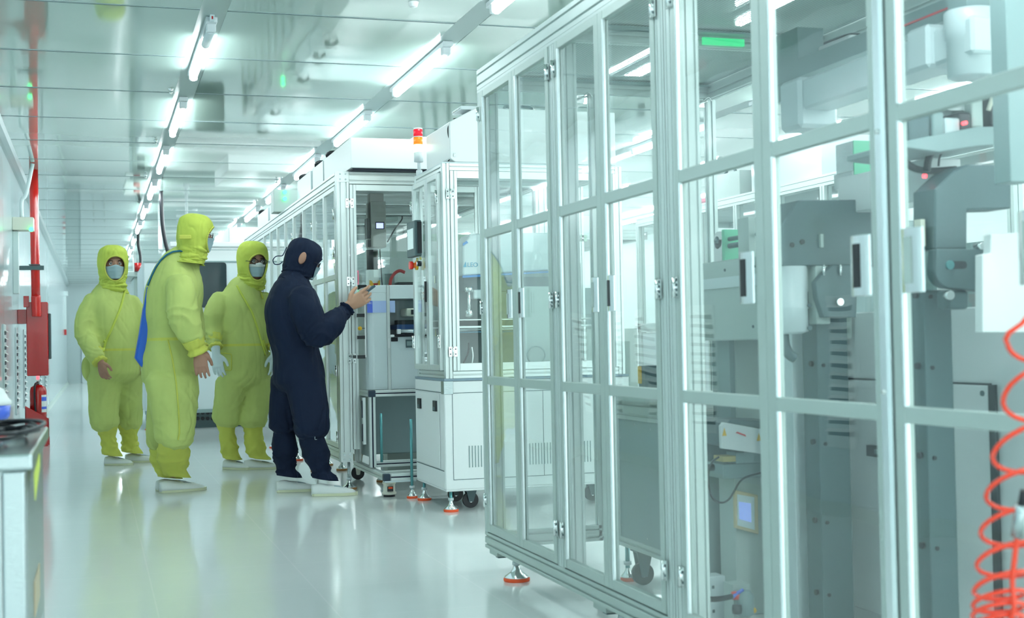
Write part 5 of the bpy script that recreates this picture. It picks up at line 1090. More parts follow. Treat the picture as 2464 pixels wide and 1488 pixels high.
def loft(mb, path, ref, seg=20, sub=5, mi=0):
    """path: [(point, ra, rb)], ra along ref, rb across; round capped"""
    K = [(Vector(p), a, b) for p, a, b in path]
    P = catmull([k[0] for k in K], sub); RA = []; RB = []
    A = catmull([Vector((k[1], k[2], 0)) for k in K], sub)
    n = len(P); rings = []
    for i in range(n):
        d = (P[min(i+1, n-1)]-P[max(i-1, 0)]).normalized(); r = Vector(ref); a = (r-d*r.dot(d)).normalized(); b = d.cross(a)
        rings.append((P[i], a, b, A[i].x, A[i].y, d))
    p, a, b, ra, rb, d = rings[0]; m_ = min(ra, rb); pre = [(p-d*m_*h, a, b, ra*s, rb*s, d) for h, s in ((.62, .12), (.5, .55), (.28, .85))]
    p, a, b, ra, rb, d = rings[-1]; m_ = min(ra, rb); post = [(p+d*m_*h, a, b, ra*s, rb*s, d) for h, s in ((.28, .85), (.5, .55), (.62, .12))]
    rings = pre+rings+post; v = []
    for p, a, b, ra, rb, d in rings: v += [p+a*ra*math.cos(2*PI*i/seg)+b*rb*math.sin(2*PI*i/seg) for i in range(seg)]
    n = len(rings); fs = [(k*seg+i, k*seg+(i+1) % seg, (k+1)*seg+(i+1) % seg, (k+1)*seg+i) for k in range(n-1) for i in range(seg)]
    fs += [tuple(reversed(range(seg))), tuple((n-1)*seg+i for i in range(seg))]
    mb.add(v, fs, mi, True)

def fuse(mb, voxel, smooth=2, org=Vector((0, 0, 0))):
    """join everything in mb into one continuous skin"""
    me = bpy.data.meshes.new('tmp'); me.from_pydata([v-org for v in mb.v], [], mb.f)
    bm = bmesh.new(); bm.from_mesh(me); bmesh.ops.recalc_face_normals(bm, faces=bm.faces); bm.to_mesh(me); bm.free()
    ob = bpy.data.objects.new('tmp', me); COL.objects.link(ob)
    r = ob.modifiers.new('r', 'REMESH'); r.mode = 'VOXEL'; r.voxel_size = voxel; r.use_smooth_shade = True
    if smooth: s_ = ob.modifiers.new('s', 'SMOOTH'); s_.factor = 0.6; s_.iterations = smooth
    dg = bpy.context.evaluated_depsgraph_get(); out = bpy.data.meshes.new_from_object(ob.evaluated_get(dg))
    bpy.data.objects.remove(ob); bpy.data.meshes.remove(me)
    return out

def wrinkle(me, zones, base=0.006, seed=0.0):
    """push creases into cloth; zones = [(centre, radius, axis, amplitude, frequency)] in mesh coordinates"""
    nrm = [v.normal.copy() for v in me.vertices]; N = noise.noise
    for v, n in zip(me.vertices, nrm):
        p = v.co; x, y, z = p.x, p.y, p.z
        h = x+y*.6
        a1 = N(Vector((h*9+z*6+seed, y*7, z*1.5-h*3)))          # diagonal drape, one way
        a2 = N(Vector((h*10-z*7-seed, y*7+5, z*1.6+h*3)))        # and the other
        a3 = N(Vector((x*14+seed, y*14, z*2.4)))                 # vertical falls
        m = N(Vector((x*3, y*3+seed, z*2.5)))+.35
        dsp = -.0065*math.exp(-(a1/.17)**2)*max(0, m)-.0055*math.exp(-(a2/.16)**2)*max(0, .8-m)-.003*math.exp(-(a3/.13)**2)+.017*N(Vector((x*5+seed, y*5, z*3.5)))
        for c, rad, ax, amp, fr in zones:
            dd = (p-c).length
            if dd < rad:
                wgt = min(1, 1.4*(1-dd/rad)); t = (p-c).dot(ax)
                s_ = math.sin(t*fr*.75+5.0*N(p*6+c))
                dsp += amp*1.25*wgt*(1-2*abs(s_)**.6)*(0.75+0.5*N(p*12))
        v.co = p+n*dsp
    me.update()

def hand(mb, wrist, d, side, palm, curl=0.25, s=1.0, spread=0.05, seg=10, curls=None):
    d = d.normalized(); side = (side-d*side.dot(d)).normalized(); palm = palm-d*palm.dot(d); palm = (palm-side*palm.dot(side)).normalized()
    k = wrist+d*.088*s
    loft(mb, [(wrist-d*.02*s, .027*s, .020*s), (wrist+d*.02*s, .031*s, .018*s), (wrist+d*.06*s, .040*s, .015*s), (k, .040*s, .0125*s)], side, 14, 3)
    for i, L in enumerate((.070, .080, .074, .058)):
        b0 = k+side*(.031-.0205*i)*s-d*.006*s; dirv = (d+side*spread*(1.5-i)).normalized(); p = b0; path = [(p-dirv*.012*s, .0092*s, .0092*s)]
        c = curls[i] if curls else curl*(0.9+.12*i)
        for j, f in enumerate((.45, .32, .23)):
            an = c*(.5+j*.55); dv = (dirv*math.cos(an)+palm*math.sin(an)).normalized(); 
            path.append((p, (.0094-.0008*j)*s, (.0090-.0008*j)*s)); p = p+dv*L*f*s; dirv = dv
        path.append((p, .0068*s, .0064*s)); loft(mb, path, side, seg, 3)
    b0 = wrist+d*.022*s+side*.024*s; t1 = b0+(d*.62+side*.62+palm*.25)*.036*s; t2 = t1+(d*.85+side*.30+palm*.35)*.030*s; t3 = t2+(d*.95+side*.08+palm*.3)*.022*s
    loft(mb, [(b0, .014*s, .013*s), (t1, .0125*s, .0115*s), (t2, .0108*s, .010*s), (t3, .0088*s, .008*s)], palm, seg, 3)

def shoe(parent, heel, hd, L=.285, w=.048, gid=''):
    hd = Vector((hd[0], hd[1], 0)).normalized(); sd = Vector((-hd.y, hd.x, 0)); N = 18; v = []; seg = 14; fs = []
    def W(s): return w*(.62+.30*math.sin(PI*min(s*1.15, 1)*.9)+.18*math.exp(-((s-.70)/.2)**2))*(1 if s < .86 else max(.12, math.sqrt(max(0, 1-((s-.86)/.145)**2))))
    def H(s): return .066+.012*math.exp(-((s-.18)/.15)**2)-.034*max(0, (s-.45)/.55)**1.0-(.0 if s < .9 else .03*((s-.9)/.1)**2)
    for i in range(N+1):
        s = i/N; c = heel+hd*(L*s); ww = W(s) if s > .04 else W(s)*.75; hh = H(s)
        for k in range(seg):
            an = PI*k/(seg-1); v.append(c+sd*ww*math.cos(an)*(1.0)+Vector((0, 0, .010+(hh-.010)*max(0.0, math.sin(an))**.7)))
    for i in range(N): fs += [(i*seg+k, i*seg+k+1, (i+1)*seg+k+1, (i+1)*seg+k) for k in range(seg-1)]+[(i*seg+seg-1, i*seg, (i+1)*seg, (i+1)*seg+seg-1)]
    fs += [tuple(range(seg)), tuple(reversed(range(N*seg, N*seg+seg)))]
    m = MB(); m.add(v, fs, 0, True); o = m.build('shoe', M_shoe, parent)
    v = []; M_ = MB(); ring = []
    for i in range(N+1): s = i/N; ring.append((s, (W(s)+.004) if s > .03 else W(s)*.8))
    out = [heel+hd*(L*s)+sd*a for s, a in ring]+[heel+hd*(L*s+.003)-sd*a for s, a in reversed(ring)]
    n = len(out); v = [p+Vector((0, 0, .001)) for p in out]+[p+Vector((0, 0, .020+.004*math.cos(3*i/n))) for i, p in enumerate(out)]
    M_.add(v, [tuple(reversed(range(n))), tuple(range(n, 2*n))]+[(i, (i+1) % n, n+(i+1) % n, n+i) for i in range(n)], 0, False); M_.build('sole', M_sole, o)
    e = MB(); loft(e, [(heel+hd*L*.50+Vector((0, 0, H(.5)-.004)), .022, .006), (heel+hd*L*.60+Vector((0, 0, H(.6)-.003)), .019, .006), (heel+hd*L*.68+Vector((0, 0, H(.68)-.003)), .012, .005)], sd, 10, 3); e.build('elastic_gusset', M_elastic, o)
    return o

def boot(parent, top, ankle, r0, r1, mt, folds=.006, seed=0, zipside=None, hd=None):
    """fabric gaiter from below the trousers to the shoe"""
    seg = 36; N = 34; v = []; d = ankle-top; tilt = Vector((hd[0], hd[1], 0)).normalized() if hd is not None else Vector((1, 0, 0)); sd = Vector((-tilt.y, tilt.x, 0))
    for i in range(N+1):
        t = i/N; c = top+d*t; r = r0+(r1-r0)*t+.010*math.sin(t*PI*2.2+seed)*(1-t*.4)
        if t > .86: r += .016*((t-.86)/.14)
        for k in range(seg):
            an = 2*PI*k/seg; nn = noise.noise(Vector((math.cos(an)*1.2+seed, math.sin(an)*1.2, t*3.5)))
            rr = r*(1+.05*nn)+folds*1.7*(1-2*abs(math.sin(t*9+3.0*nn+seed+.9*math.cos(an)))**.7)*(.3+.7*t)
            fo = .020*max(0, (t-.80)/.2)
            v.append(c+tilt*(rr*1.08*math.cos(an)+fo)+sd*rr*math.sin(an)+Vector((0, 0, -.012*math.cos(an)*max(0, (t-.85)/.15))))
    fs = [(i*seg+k, i*seg+(k+1) % seg, (i+1)*seg+(k+1) % seg, (i+1)*seg+k) for i in range(N) for k in range(seg)]+[tuple(reversed(range(seg))), tuple(N*seg+k for k in range(seg))]
    m = MB(); m.add(v, fs, 0, True); o = m.build('boot_cover', mt, parent)
    if zipside is not None:
        an = zipside; z = MB(); pts = []
        for t in (.12, .3, .5, .7, .85):
            i = int(t*N); kf = int((an/(2*PI))*seg) % seg; p = v[i*seg+kf]; pts.append(p+(p-(top+d*t)).normalized()*.002)
        z.tube(pts, .0035, 6); z.build('zip', M_elastic, o)
    return o

def hood(parent, c, F, U, mt, rim, neck, s=1.0, w0=.105, f0=.118, op=(0.62, .078, -.02), top=.150, seed=0.0, flare=.15):
    """close fitting hood with a face opening; neck = point where its skirt meets the suit"""
    F = F.normalized(); U = (U-F*U.dot(F)).normalized(); S = U.cross(F); nU = 96
    prof = [(top, .002, .002, 0), (top-.004, .04, .045, -.004), (top-.018, .072, .082, -.006), (top-.045, .094, .108, -.006), (top-.085, w0, f0, -.006), (.02, w0+.002, f0+.002, -.006), (-.03, w0-.002, f0-.002, -.006), (-.08, w0-.010, f0-.012, -.004), (-.115, w0-.012, f0-.020, -.006), (-.150, w0-.006, f0-.022, -.012)]
    prof = [(h*s, a*s, b*s, o*s) for h, a, b, o in prof]
    Np = neck-c; k = prof[-1]
    V4 = catmull([Vector((h, a, b)) for h, a, b, o in prof], 7); n = len(V4); v = []; rows = []
    for i, q in enumerate(V4): rows.append((c+U*q.x-F*.006*s, q.y, q.z, q.x, F, S))
    base = c+U*prof[-1][0]-F*.012*s; S2 = S
    for j in range(1, 13):
        t = j/12; p = base.lerp(neck, t); r = k[1]*(1-t)+flare*s*t; rf = k[2]*(1-t)+flare*.82*s*t
        rows.append((p, r, rf, -1, F, S))
    nr = len(rows)
    for i, (p, a, b, h, f, sd) in enumerate(rows):
        for q in range(nU):
            an = 2*PI*q/nU; x = p+f*b*math.cos(an)+sd*a*math.sin(an); nn = noise.noise(Vector((math.cos(an)*2.0+seed, math.sin(an)*2.0, i*.13)))
            low = 0.0 if (h > -.04*s and h != -1) else min(1.0, (i-44)/10.0) if i > 44 else 0.3
            cr = noise.noise(Vector((math.cos(an)*1.1+seed, math.sin(an)*1.1+i*.06, i*.30)))
            cv = noise.noise(Vector((math.cos(an)*2.6+seed, math.sin(an)*2.6, i*.05+9)))
            x = x+(x-p).normalized()*s*(.005*nn-.004*math.exp(-(cv/.1)**2)+low*(.010*cr-.009*math.exp(-(cr/.12)**2))) if i > 1 else x
            v.append(x)
    fs = []; rimpts = []
    wa, ha, hc = op; hc = hc*s; ha = ha*s
    for i in range(nr-1):
        hh = None
        if rows[i][3] != -1 and rows[i+1][3] != -1: hh = (rows[i][3]+rows[i+1][3])/2
        for q in range(nU):
            an = 2*PI*(q+.5)/nU; an = an if an < PI else an-2*PI
            if hh is not None and (an/wa)**2+((hh-hc)/ha)**2 < 1: continue
            fs.append((i*nU+q, i*nU+(q+1) % nU, (i+1)*nU+(q+1) % nU, (i+1)*nU+q))
    m = MB(); m.add(v, fs, 0, True); o = m.build('hood', mt, parent)
    so = o.modifiers.new('thick', 'SOLIDIFY'); so.thickness = .004; so.offset = -1
    pts = []
    for q in range(41):
        an = 2*PI*q/40; th = wa*math.cos(an); h = hc+ha*math.sin(an)
        j = min(range(n), key=lambda ii: abs(V4[ii].x-h)); a, b = V4[j].y, V4[j].z
        pts.append(c+U*h-F*.006*s+F*(b+.001)*math.cos(th)+S*(a+.001)*math.sin(th))
    r = MB(); r.tube(pts, .006*s, 8, sub=2); r.build('hood_rim', rim, o)
    return o, (F, U, S)

def face(parent, body_mb, c, FUS, s=1.0):
    F, U, S = FUS
    loft(body_mb, [(c-U*.105*s+F*.01*s, .050*s, .062*s), (c-U*.075*s+F*.012*s, .064*s, .080*s), (c-U*.035*s+F*.006*s, .072*s, .090*s), (c+U*.02*s, .077*s, .094*s), (c+U*.07*s-F*.004*s, .074*s, .090*s), (c+U*.105*s-F*.008*s, .056*s, .070*s)], S, 24, 3)
    loft(body_mb, [(c+U*.022*s+F*.090*s, .008*s, .008*s), (c+U*.0*s+F*.100*s, .010*s, .011*s), (c-U*.020*s+F*.106*s, .015*s, .013*s)], S, 10, 3)       # nose
    loft(body_mb, [(c+U*.034*s+F*.082*s-S*.040*s, .006*s, .006*s), (c+U*.036*s+F*.089*s, .008*s, .007*s), (c+U*.034*s+F*.082*s+S*.040*s, .006*s, .006*s)], U, 8, 3)  # brow ridge
    loft(body_mb, [(c-U*.055*s+F*.088*s-S*.022*s, .005*s, .006*s), (c-U*.055*s+F*.096*s, .008*s, .007*s), (c-U*.055*s+F*.088*s+S*.022*s, .005*s, .006*s)], U, 8, 3)   # lips
    for sg in (-1, 1):   # ears
        loft(body_mb, [(c+S*sg*.078*s-U*.02*s-F*.008*s, .010*s, .006*s), (c+S*sg*.083*s+U*.012*s-F*.012*s, .016*s, .007*s), (c+S*sg*.08*s+U*.03*s-F*.010*s, .010*s, .005*s)], F, 8, 2)

def face_details(parent, c, FUS, s, mask=True, white_edge=False, specs=False, narrow=False):
    F, U, S = FUS
    for sg in (-1, 1):
        e = MB(); ec = c+U*.012*s+F*.0865*s+S*sg*.031*s; e.lathe(ec, [(.0001, -.008*s), (.010*s, -.003*s), (.012*s, .002*s), (.008*s, .006*s), (.0001, .0075*s)], 14, axis=F); ey = e.build('eye', M_eye, parent)
        q = MB(); q.lathe(ec+F*.0055*s-U*.001, [(.0055*s, 0), (.004*s, .0018*s), (.0001, .0022*s)], 12, axis=F); q.build('iris', M_hair, ey)
        q = MB(); q.tube([ec+S*sg*-.014*s+U*.017*s+F*.005*s, ec+U*.022*s+F*.008*s, ec+S*sg*.016*s+U*.016*s-F*.001*s], .0028*s, 6); q.build('eyebrow', M_hair, parent)
        q = MB(); q.tube([ec+S*sg*-.013*s+U*.003*s+F*.006*s, ec+U*.0065*s+F*.0085*s, ec+S*sg*.015*s+U*.002*s+F*.002*s], .0018*s, 6); q.build('eyelid', M_hair, parent)
    if mask:
        m = MB(); n1, n2 = 24, 14; v = []
        for j in range(n2+1):
            t = j/n2; h = (-.008-.088*t)*s
            for i in range(n1+1):
                u = -1+2*i/n1; th = u*(1.15-.25*t); bulge = .020*math.exp(-(u/.35)**2)*(1-t*.5)
                hh = h+(.012*math.exp(-(u/.3)**2) if t < .15 else 0)*(1-t/.15 if t < .15 else 0)*s
                a = (.082-.012*t*t)*s; b = (.106+bulge-.010*t*t)*s
                pl = .0012*math.sin(t*PI*7)*s
                v.append(c+U*hh+F*(b+pl)*math.cos(th)+S*a*math.sin(th))
        m.add(v, [(j*(n1+1)+i, j*(n1+1)+i+1, (j+1)*(n1+1)+i+1, (j+1)*(n1+1)+i) for j in range(n2) for i in range(n1)], 0, True)
        o = m.build('face_mask', M_mask, parent); so = o.modifiers.new('t', 'SOLIDIFY'); so.thickness = .002
        if white_edge:
            q = MB(); vv = []
            for j in range(4):
                for i in range(n1+1): p = v[j*(n1+1)+i]; vv.append(p+(p-c).normalized()*.003)
            q.add(vv, [(j*(n1+1)+i, j*(n1+1)+i+1, (j+1)*(n1+1)+i+1, (j+1)*(n1+1)+i) for j in range(3) for i in range(n1)], 0, True); qq = q.build('mask_edge', M_maskw, o); so = qq.modifiers.new('t', 'SOLIDIFY'); so.thickness = .002
    if specs:
        g = MB()
        for sg in (-1, 1):
            ec = c+U*.010*s+F*.113*s+S*sg*.033*s; pts = [ec+S*.025*s*math.cos(2*PI*k/16)+U*.017*s*math.sin(2*PI*k/16) for k in range(17)]
            g.tube(pts, .0022*s, 6, sub=1); g.tube([ec+S*sg*.025*s, c+U*.012*s+F*.09*s+S*sg*.077*s, c+U*.012*s+F*.0*s+S*sg*.084*s], .002*s, 6, sub=2)
        g.tube([c+U*.012*s+F*.115*s-S*.008*s, c+U*.015*s+F*.117*s, c+U*.012*s+F*.115*s+S*.008*s], .002*s, 6); o = g.build('spectacles', M_specs, parent)
        for sg in (-1, 1):
            ec = c+U*.010*s+F*.113*s+S*sg*.033*s; q = MB(); q.lathe(ec, [(.024*s, 0), (.024*s, .001)], 20, axis=F)
            for i_, x_ in enumerate(q.v): r_ = x_-ec; q.v[i_] = ec+S*r_.dot(S)+U*r_.dot(U)*.68+F*r_.dot(F)
            q.build('lens', M_glass2, o)

def cuff(parent, a, b, r0, r1, mt, seed=0):
    d = (b-a); n = d.normalized(); e = n.orthogonal().normalized(); f = n.cross(e); seg = 40; N = 14; v = []
    for i in range(N+1):
        t = i/N; r = r0+(r1-r0)*t+(.010*math.exp(-((t-.62)/.10)**2)*-1)+(.008 if t > .85 else 0)
        for k in range(seg):
            an = 2*PI*k/seg; rr = r*(1+.055*math.sin(an*9+seed+2*noise.noise(Vector((t*2, seed, an)))))
            v.append(a+d*t+e*rr*math.cos(an)+f*rr*math.sin(an))
    fs = [(i*seg+k, i*seg+(k+1) % seg, (i+1)*seg+(k+1) % seg, (i+1)*seg+k) for i in range(N) for k in range(seg)]+[tuple(reversed(range(seg))), tuple(N*seg+k for k in range(seg))]
    m = MB(); m.add(v, fs, 0, True); return m.build('cuff', mt, parent)

def strap_on(parent, name, body_ob, pix, mt, r=.006, org=None, off=.006, w=1.0):
    bv = BVHTree.FromPolygons([v.co.copy() for v in body_ob.data.vertices], [tuple(p.vertices) for p in body_ob.data.polygons])
    pts = []
    for k in range(len(pix)-1):
        for j in range(8):
            t = j/8; x = pix[k][0]*(1-t)+pix[k+1][0]*t; y = pix[k][1]*(1-t)+pix[k+1][1]*t
            d = ray(x, y).normalized(); h = bv.ray_cast(CAMP-org, d)
            if h[0] is not None: pts.append(h[0]+org-d*off)
    if len(pts) < 3: return None
    sm = [pts[0]]+[(pts[i-1]+pts[i]*2+pts[i+1])/4 for i in range(1, len(pts)-1)]+[pts[-1]]
    m = MB(); m.tube(sm, r, 8, sub=1); return m.build(name, mt, parent)

def person(base, label, F, J, torso, legs, arms, hands, skin, suit, trim, hoodm, hcfg, boots, shoes, facecfg, seed, zones, seam=None):
    root = thing('person', base, label, 'person'); org = Vector(base); F = Vector(F).normalized(); S = Vector((-F.y, F.x, 0))   # S = the person's left
    # ---- clothing
    m = MB(); loft(m, torso, S, 28, 5)
    for L in legs: loft(m, L, S, 22, 6)
    for A in arms: loft(m, A[0], A[1], 20, 6)
    me = fuse(m, .0092, 5, org)
    zz = [(Vector(c)-org, r, Vector(a).normalized(), amp, fr) for c, r, a, amp, fr in zones]
    wrinkle(me, zz, .007, seed)
    me.materials.clear(); me.materials.append(suit); me.materials.append(trim)
    if seam is not None:
        for p in me.polygons:
            cc = p.center
            if abs(cc.z-(seam[0]+seam[1]*cc.x)) < .009 and cc.xy.length < seam[2]: p.material_index = 1
    co = bpy.data.objects.new('coverall', me); COL.objects.link(co); co.parent = root; ORG[co.name] = org
    for p in me.polygons: p.use_smooth = True
    # ---- body: head, neck, trunk, limbs and hands in one skin
    b = MB()
    hc, hF, hU, hs = hcfg['c'], Vector(hcfg['F']).normalized(), Vector(hcfg['U']).normalized(), hcfg.get('s', 1.0)
    hU2 = (hU-hF*hU.dot(hF)).normalized(); FUS = (hF, hU2, hU2.cross(hF))
    loft(b, [(p, a*.72, c_*.72) for p, a, c_ in torso], S, 18, 3)
    loft(b, [(torso[-1][0]-Vector((0, 0, .05)), .055, .06), (hc-hU2*.08*hs, .052, .056)], S, 14, 3)
    face(root, b, hc, FUS, hs)
    for L in legs: loft(b, [(p, a*.6, c_*.6) for p, a, c_ in L], S, 14, 3)
    for i, (sh, bt) in enumerate(zip(shoes, boots)): loft(b, [(bt[0]+Vector((0, 0, .12)), .05, .05), (bt[1]+Vector((0, 0, .02)), .035, .04)], S, 12, 3)
    for A in arms: loft(b, [(p, a*.5, c_*.5) for p, a, c_ in A[0]], A[1], 14, 3)
    for H in hands:
        loft(b, [(H['elbow'], .036, .036), (H['wrist'], .027, .021)], H['side'], 12, 4)
        if not H.get('glove'): hand(b, H['wrist'], H['d'], H['side'], H['palm'], H.get('curl', .3), H.get('s', 1.0), curls=H.get('curls'))
    me2 = fuse(b, .0052, 1, org); me2.materials.clear(); me2.materials.append(skin)
    bo = bpy.data.objects.new('body', me2); COL.objects.link(bo); bo.parent = root; ORG[bo.name] = org
    for p in me2.polygons: p.use_smooth = True
    for H in hands:
        if H.get('glove'):
            g = MB(); hand(g, H['wrist'], H['d'], H['side'], H['palm'], H.get('curl', .3), H.get('s', 1.0)*1.08); loft(g, [(H['wrist']-H['d'].normalized()*.05, .036, .034), (H['wrist'], .033, .025), (H['wrist']+H['d'].normalized()*.02, .033, .022)], H['side'], 14, 3)
            gm = fuse(g, .0048, 1, org); gm.materials.clear(); gm.materials.append(M_glove)
            go = bpy.data.objects.new('glove', gm); COL.objects.link(go); go.parent = root; ORG[go.name] = org; go['label'] = 'white knitted glove'
            for p in gm.polygons: p.use_smooth = True
        if H.get('cuff'): cuff(root, H['cuff'][0], H['cuff'][1], H['cuff'][2], H['cuff'][3], trim, seed+1)
    hood(root, hc, hF, hU, hoodm, trim, hcfg['neck'], hs, op=hcfg.get('op', (.62, .078, -.02)), seed=seed, flare=hcfg.get('flare', .14))
    face_details(root, hc, FUS, hs, **facecfg)
    for (tp, ank, r0, r1, zs, hd) in boots: boot(root, tp, ank, r0, r1, trim, .005, seed+tp.x, zs, hd)
    for sh in shoes: shoe(root, *sh)
    return root, co, org, FUS

def V(*a): return Vector(a)
def fl(px, py): p = pZ(px, py, 0); return Vector((p.x, p.y, 0))

# -------- P1: far left, facing us
Y = 11.2; F1 = Vector((.50, -.86, 0)).normalized(); S1 = Vector((-F1.y, F1.x, 0))
hL = fl(243, 1122); hR = fl(300, 1110)
g = lambda x, y, dy=0: pY(x, y, Y+dy)
tor = [(g(278, 900), .200, .160), (g(277, 858), .205, .165), (g(275, 820), .205, .170), (g(270, 765), .212, .165), (g(267, 728), .19, .14), (g(268, 700), .145, .12), (g(269, 684), .10, .10), (g(270, 668), .085, .085)]
legs = [[(g(252, 905, .0), .135, .14), (g(250, 960), .125, .135), (g(251, 1000), .120, .125), (g(254, 1022), .120, .120)],
        [(g(300, 905, .12), .135, .14), (g(305, 960, .15), .120, .13), (g(312, 1000, .2), .112, .12), (g(312, 1022, .2), .108, .115)]]
shl = g(228, 724, -.05); el = g(207, 800, -.12); wr = g(241, 868, -.30)
shr = g(312, 724, .05); er = g(344, 795, .1); wr2 = g(356, 862, .05)
arms = [([(shl, .078, .085), (g(212, 758, -.08), .092, .095), (el, .092, .092), (g(222, 840, -.22), .075, .075), (g(234, 862, -.28), .060, .060)], F1), ([(shr, .075, .08), (g(328, 758, .08), .085, .088), (er, .08, .08), (g(352, 840, .06), .065, .065)], F1)]
hands = [dict(elbow=el, wrist=wr+(wr-el)*.02, d=V(.22, -.12, -1), side=V(.75, -.6, 0), palm=V(.7, .5, 0), curl=.45, s=1.05, cuff=(g(229, 845, -.24), g(241, 873, -.30), .062, .050)),
         dict(elbow=er, wrist=wr2, d=V(-.1, -.1, -1), side=V(-.3, -.9, 0), palm=V(-.9, .2, 0), curl=.4, s=1.0, cuff=(g(352, 838, .06), g(356, 862, .05), .058, .046))]
bts = [(g(255, 1022), V(g(254, 0).x, hL.y+.02, .085), .078, .058, 2.2, V(.8, -.5, 0)), (g(309, 1022, .2), V(g(302, 0).x, Y+.22, .085), .078, .060, 2.2, V(.95, -.25, 0))]
hc1 = g(272, 640, -.05)
p1, co1, og1, _ = person((g(275, 1115).x, Y, 0), 'person in lime coverall standing leftmost, facing us with blue mask and bare hands', F1, None, tor, legs, arms, hands, M_skin, M_suit, M_suity, M_hood,
    dict(c=hc1, F=V(.16, -1, -.02), U=V(0, 0, 1), s=1.13, neck=g(270, 708), op=(.74, .088, -.022), flare=.115), bts,
    [(V(g(240, 0).x, hL.y+.04, 0), V(.9, -.42, 0), .235), (V(g(290, 0).x, Y+.24, 0), V(.96, -.25, 0), .285)], dict(mask=True), 1.3,
    [(el, .17, V(0, 0, 1), .009, 60), (g(232, 850, -.25), .12, V(.2, 0, 1), .006, 110), (g(252, 1020), .16, V(0, 0, 1), .006, 60), (g(310, 1020, .2), .15, V(0, 0, 1), .006, 60), (g(290, 960), .16, V(1, 0, 1), .006, 40)],
    seam=(g(280, 842).z, 0.0, .23))
strap_on(p1, 'chest_seam', co1, [(301, 700), (290, 742), (272, 785), (255, 822), (248, 848)], M_hood, .009, og1)
t = thing('satchel', g(222, 890, .05), 'lime cloth satchel hanging at the hip of the leftmost worker', 'bag')
m = MB(); loft(m, [(g(228, 848, .0), .02, .03), (g(224, 868, .02), .055, .09), (g(224, 895, .02), .06, .095), (g(228, 913, .02), .04, .07)], F1, 16, 4); bm_ = fuse(m, .012, 2, Vector(t.location)); bm_.materials.clear(); bm_.materials.append(M_suit); o = bpy.data.objects.new('pouch', bm_); COL.objects.link(o); o.parent = t
m = MB(); m.tube([g(228, 850, -.05), g(246, 835, -.1), g(252, 820, -.18)], .008, 8); m.build('strap', M_hood, t)

# -------- P2: back turned, profile to the right, stooping forward
Y = 8.80; F2 = Vector((.97, .24, 0)).normalized(); S2 = Vector((-F2.y, F2.x, 0))
g = lambda x, y, dy=0: pY(x, y, Y+dy)
tor = [(g(410, 905, .03), .195, .175), (g(406, 862, .03), .195, .172), (g(407, 815, .03), .185, .160), (g(413, 760, .03), .205, .178), (g(420, 705, .03), .21, .182), (g(428, 665, .03), .185, .165), (g(438, 638, .03), .13, .135), (g(452, 618, .03), .09, .10)]
legs = [[(g(412, 910, -.06), .135, .165), (g(418, 965, -.07), .125, .155), (g(421, 1020, -.08), .118, .138), (g(419, 1058, -.08), .118, .128)],
        [(g(405, 910, .16), .13, .14), (g(398, 970, .2), .115, .13), (g(393, 1030, .24), .105, .11), (g(392, 1065, .26), .095, .10)]]
sh = g(430, 682, -.16); el = g(446, 770, -.26); wr = g(478, 845, -.24); shl_ = g(440, 672, .22); ell = g(462, 775, .30); wrl = g(480, 838, .26)
arms = [([(sh, .092, .092), (g(434, 728, -.22), .100, .100), (el, .098, .095), (g(462, 808, -.26), .080, .080), (g(470, 828, -.25), .064, .064)], F2), ([(shl_, .095, .095), (g(450, 725, .28), .09, .09), (ell, .08, .08), (g(470, 812, .28), .07, .07)], F2)]
hands = [dict(elbow=el, wrist=wr, d=V(.13, 0, -1), side=V(.25, .97, 0)*1.0, palm=V(-.95, .25, 0)*1.0, curl=.22, s=1.12, cuff=(g(463, 815, -.26), g(478, 850, -.24), .070, .056)),
         dict(elbow=ell, wrist=wrl, d=V(.1, 0, -1), side=V(.9, -.2, 0), palm=V(-.2, -.9, 0), curl=.3, s=1.05, cuff=(g(468, 810, .28), g(481, 840, .26), .065, .052))]
hands[0]['side'] = V(.9, -.25, 0); hands[0]['palm'] = V(-.25, .95, 0)
fR = fl(372, 1188); bts = [(g(416, 1058, -.08), V(g(408, 0).x, fR.y+.02, .10), .098, .078, None, F2), (g(392, 1060, .26), V(g(392, 0).x, Y+.28, .085), .09, .07, None, F2)]
hc2 = g(470, 568, -.02)
p2, co2, og2, _ = person((g(415, 1115).x, Y, 0), 'tall person in lime coverall seen from behind and side, leaning right, blue bag on back', F2, None, tor, legs, arms, hands, M_skin, M_suit, M_suity, M_hood,
    dict(c=hc2, F=V(1, -.06, -.12), U=V(.12, 0, 1), s=.96, neck=g(452, 634, .0), op=(.80, .086, -.012), flare=.135), bts,
    [(V(g(372, 0).x, fR.y, 0), F2, .305, .052), (V(g(366, 0).x, Y+.28, 0), F2, .29, .05)], dict(mask=True, specs=True), 4.1,
    [(el, .18, V(.2, 0, 1), .010, 55), (g(468, 825, -.25), .12, V(.3, 0, 1), .006, 110), (g(418, 1040, -.08), .18, V(0, 0, 1), .008, 55), (g(405, 815, .0), .16, V(1, 0, .1), .006, 90), (g(430, 980, -.08), .2, V(1, 0, .4), .007, 30)],
    seam=(g(400, 818).z, 0.0, .26))
strap_on(p2, 'side_seam', co2, [(404, 818), (414, 860), (424, 920), (430, 990), (432, 1040), (428, 1062)], M_suity, .005, og2, off=.003)
m = MB(); q = g(431, 570, -.13); m.box(q.x-.0, q.x+.075, q.y-.002, q.y+.012, q.z-.015, q.z+.012); m.build('hood_tab', M_suity, p2, .004)
t = thing('shoulder_bag', g(345, 790, .12), 'royal blue flat bag hanging on the back of the stooping yellow worker', 'bag')
xb = lambda x, y, dy=.10: pY(x, y, Y+dy)
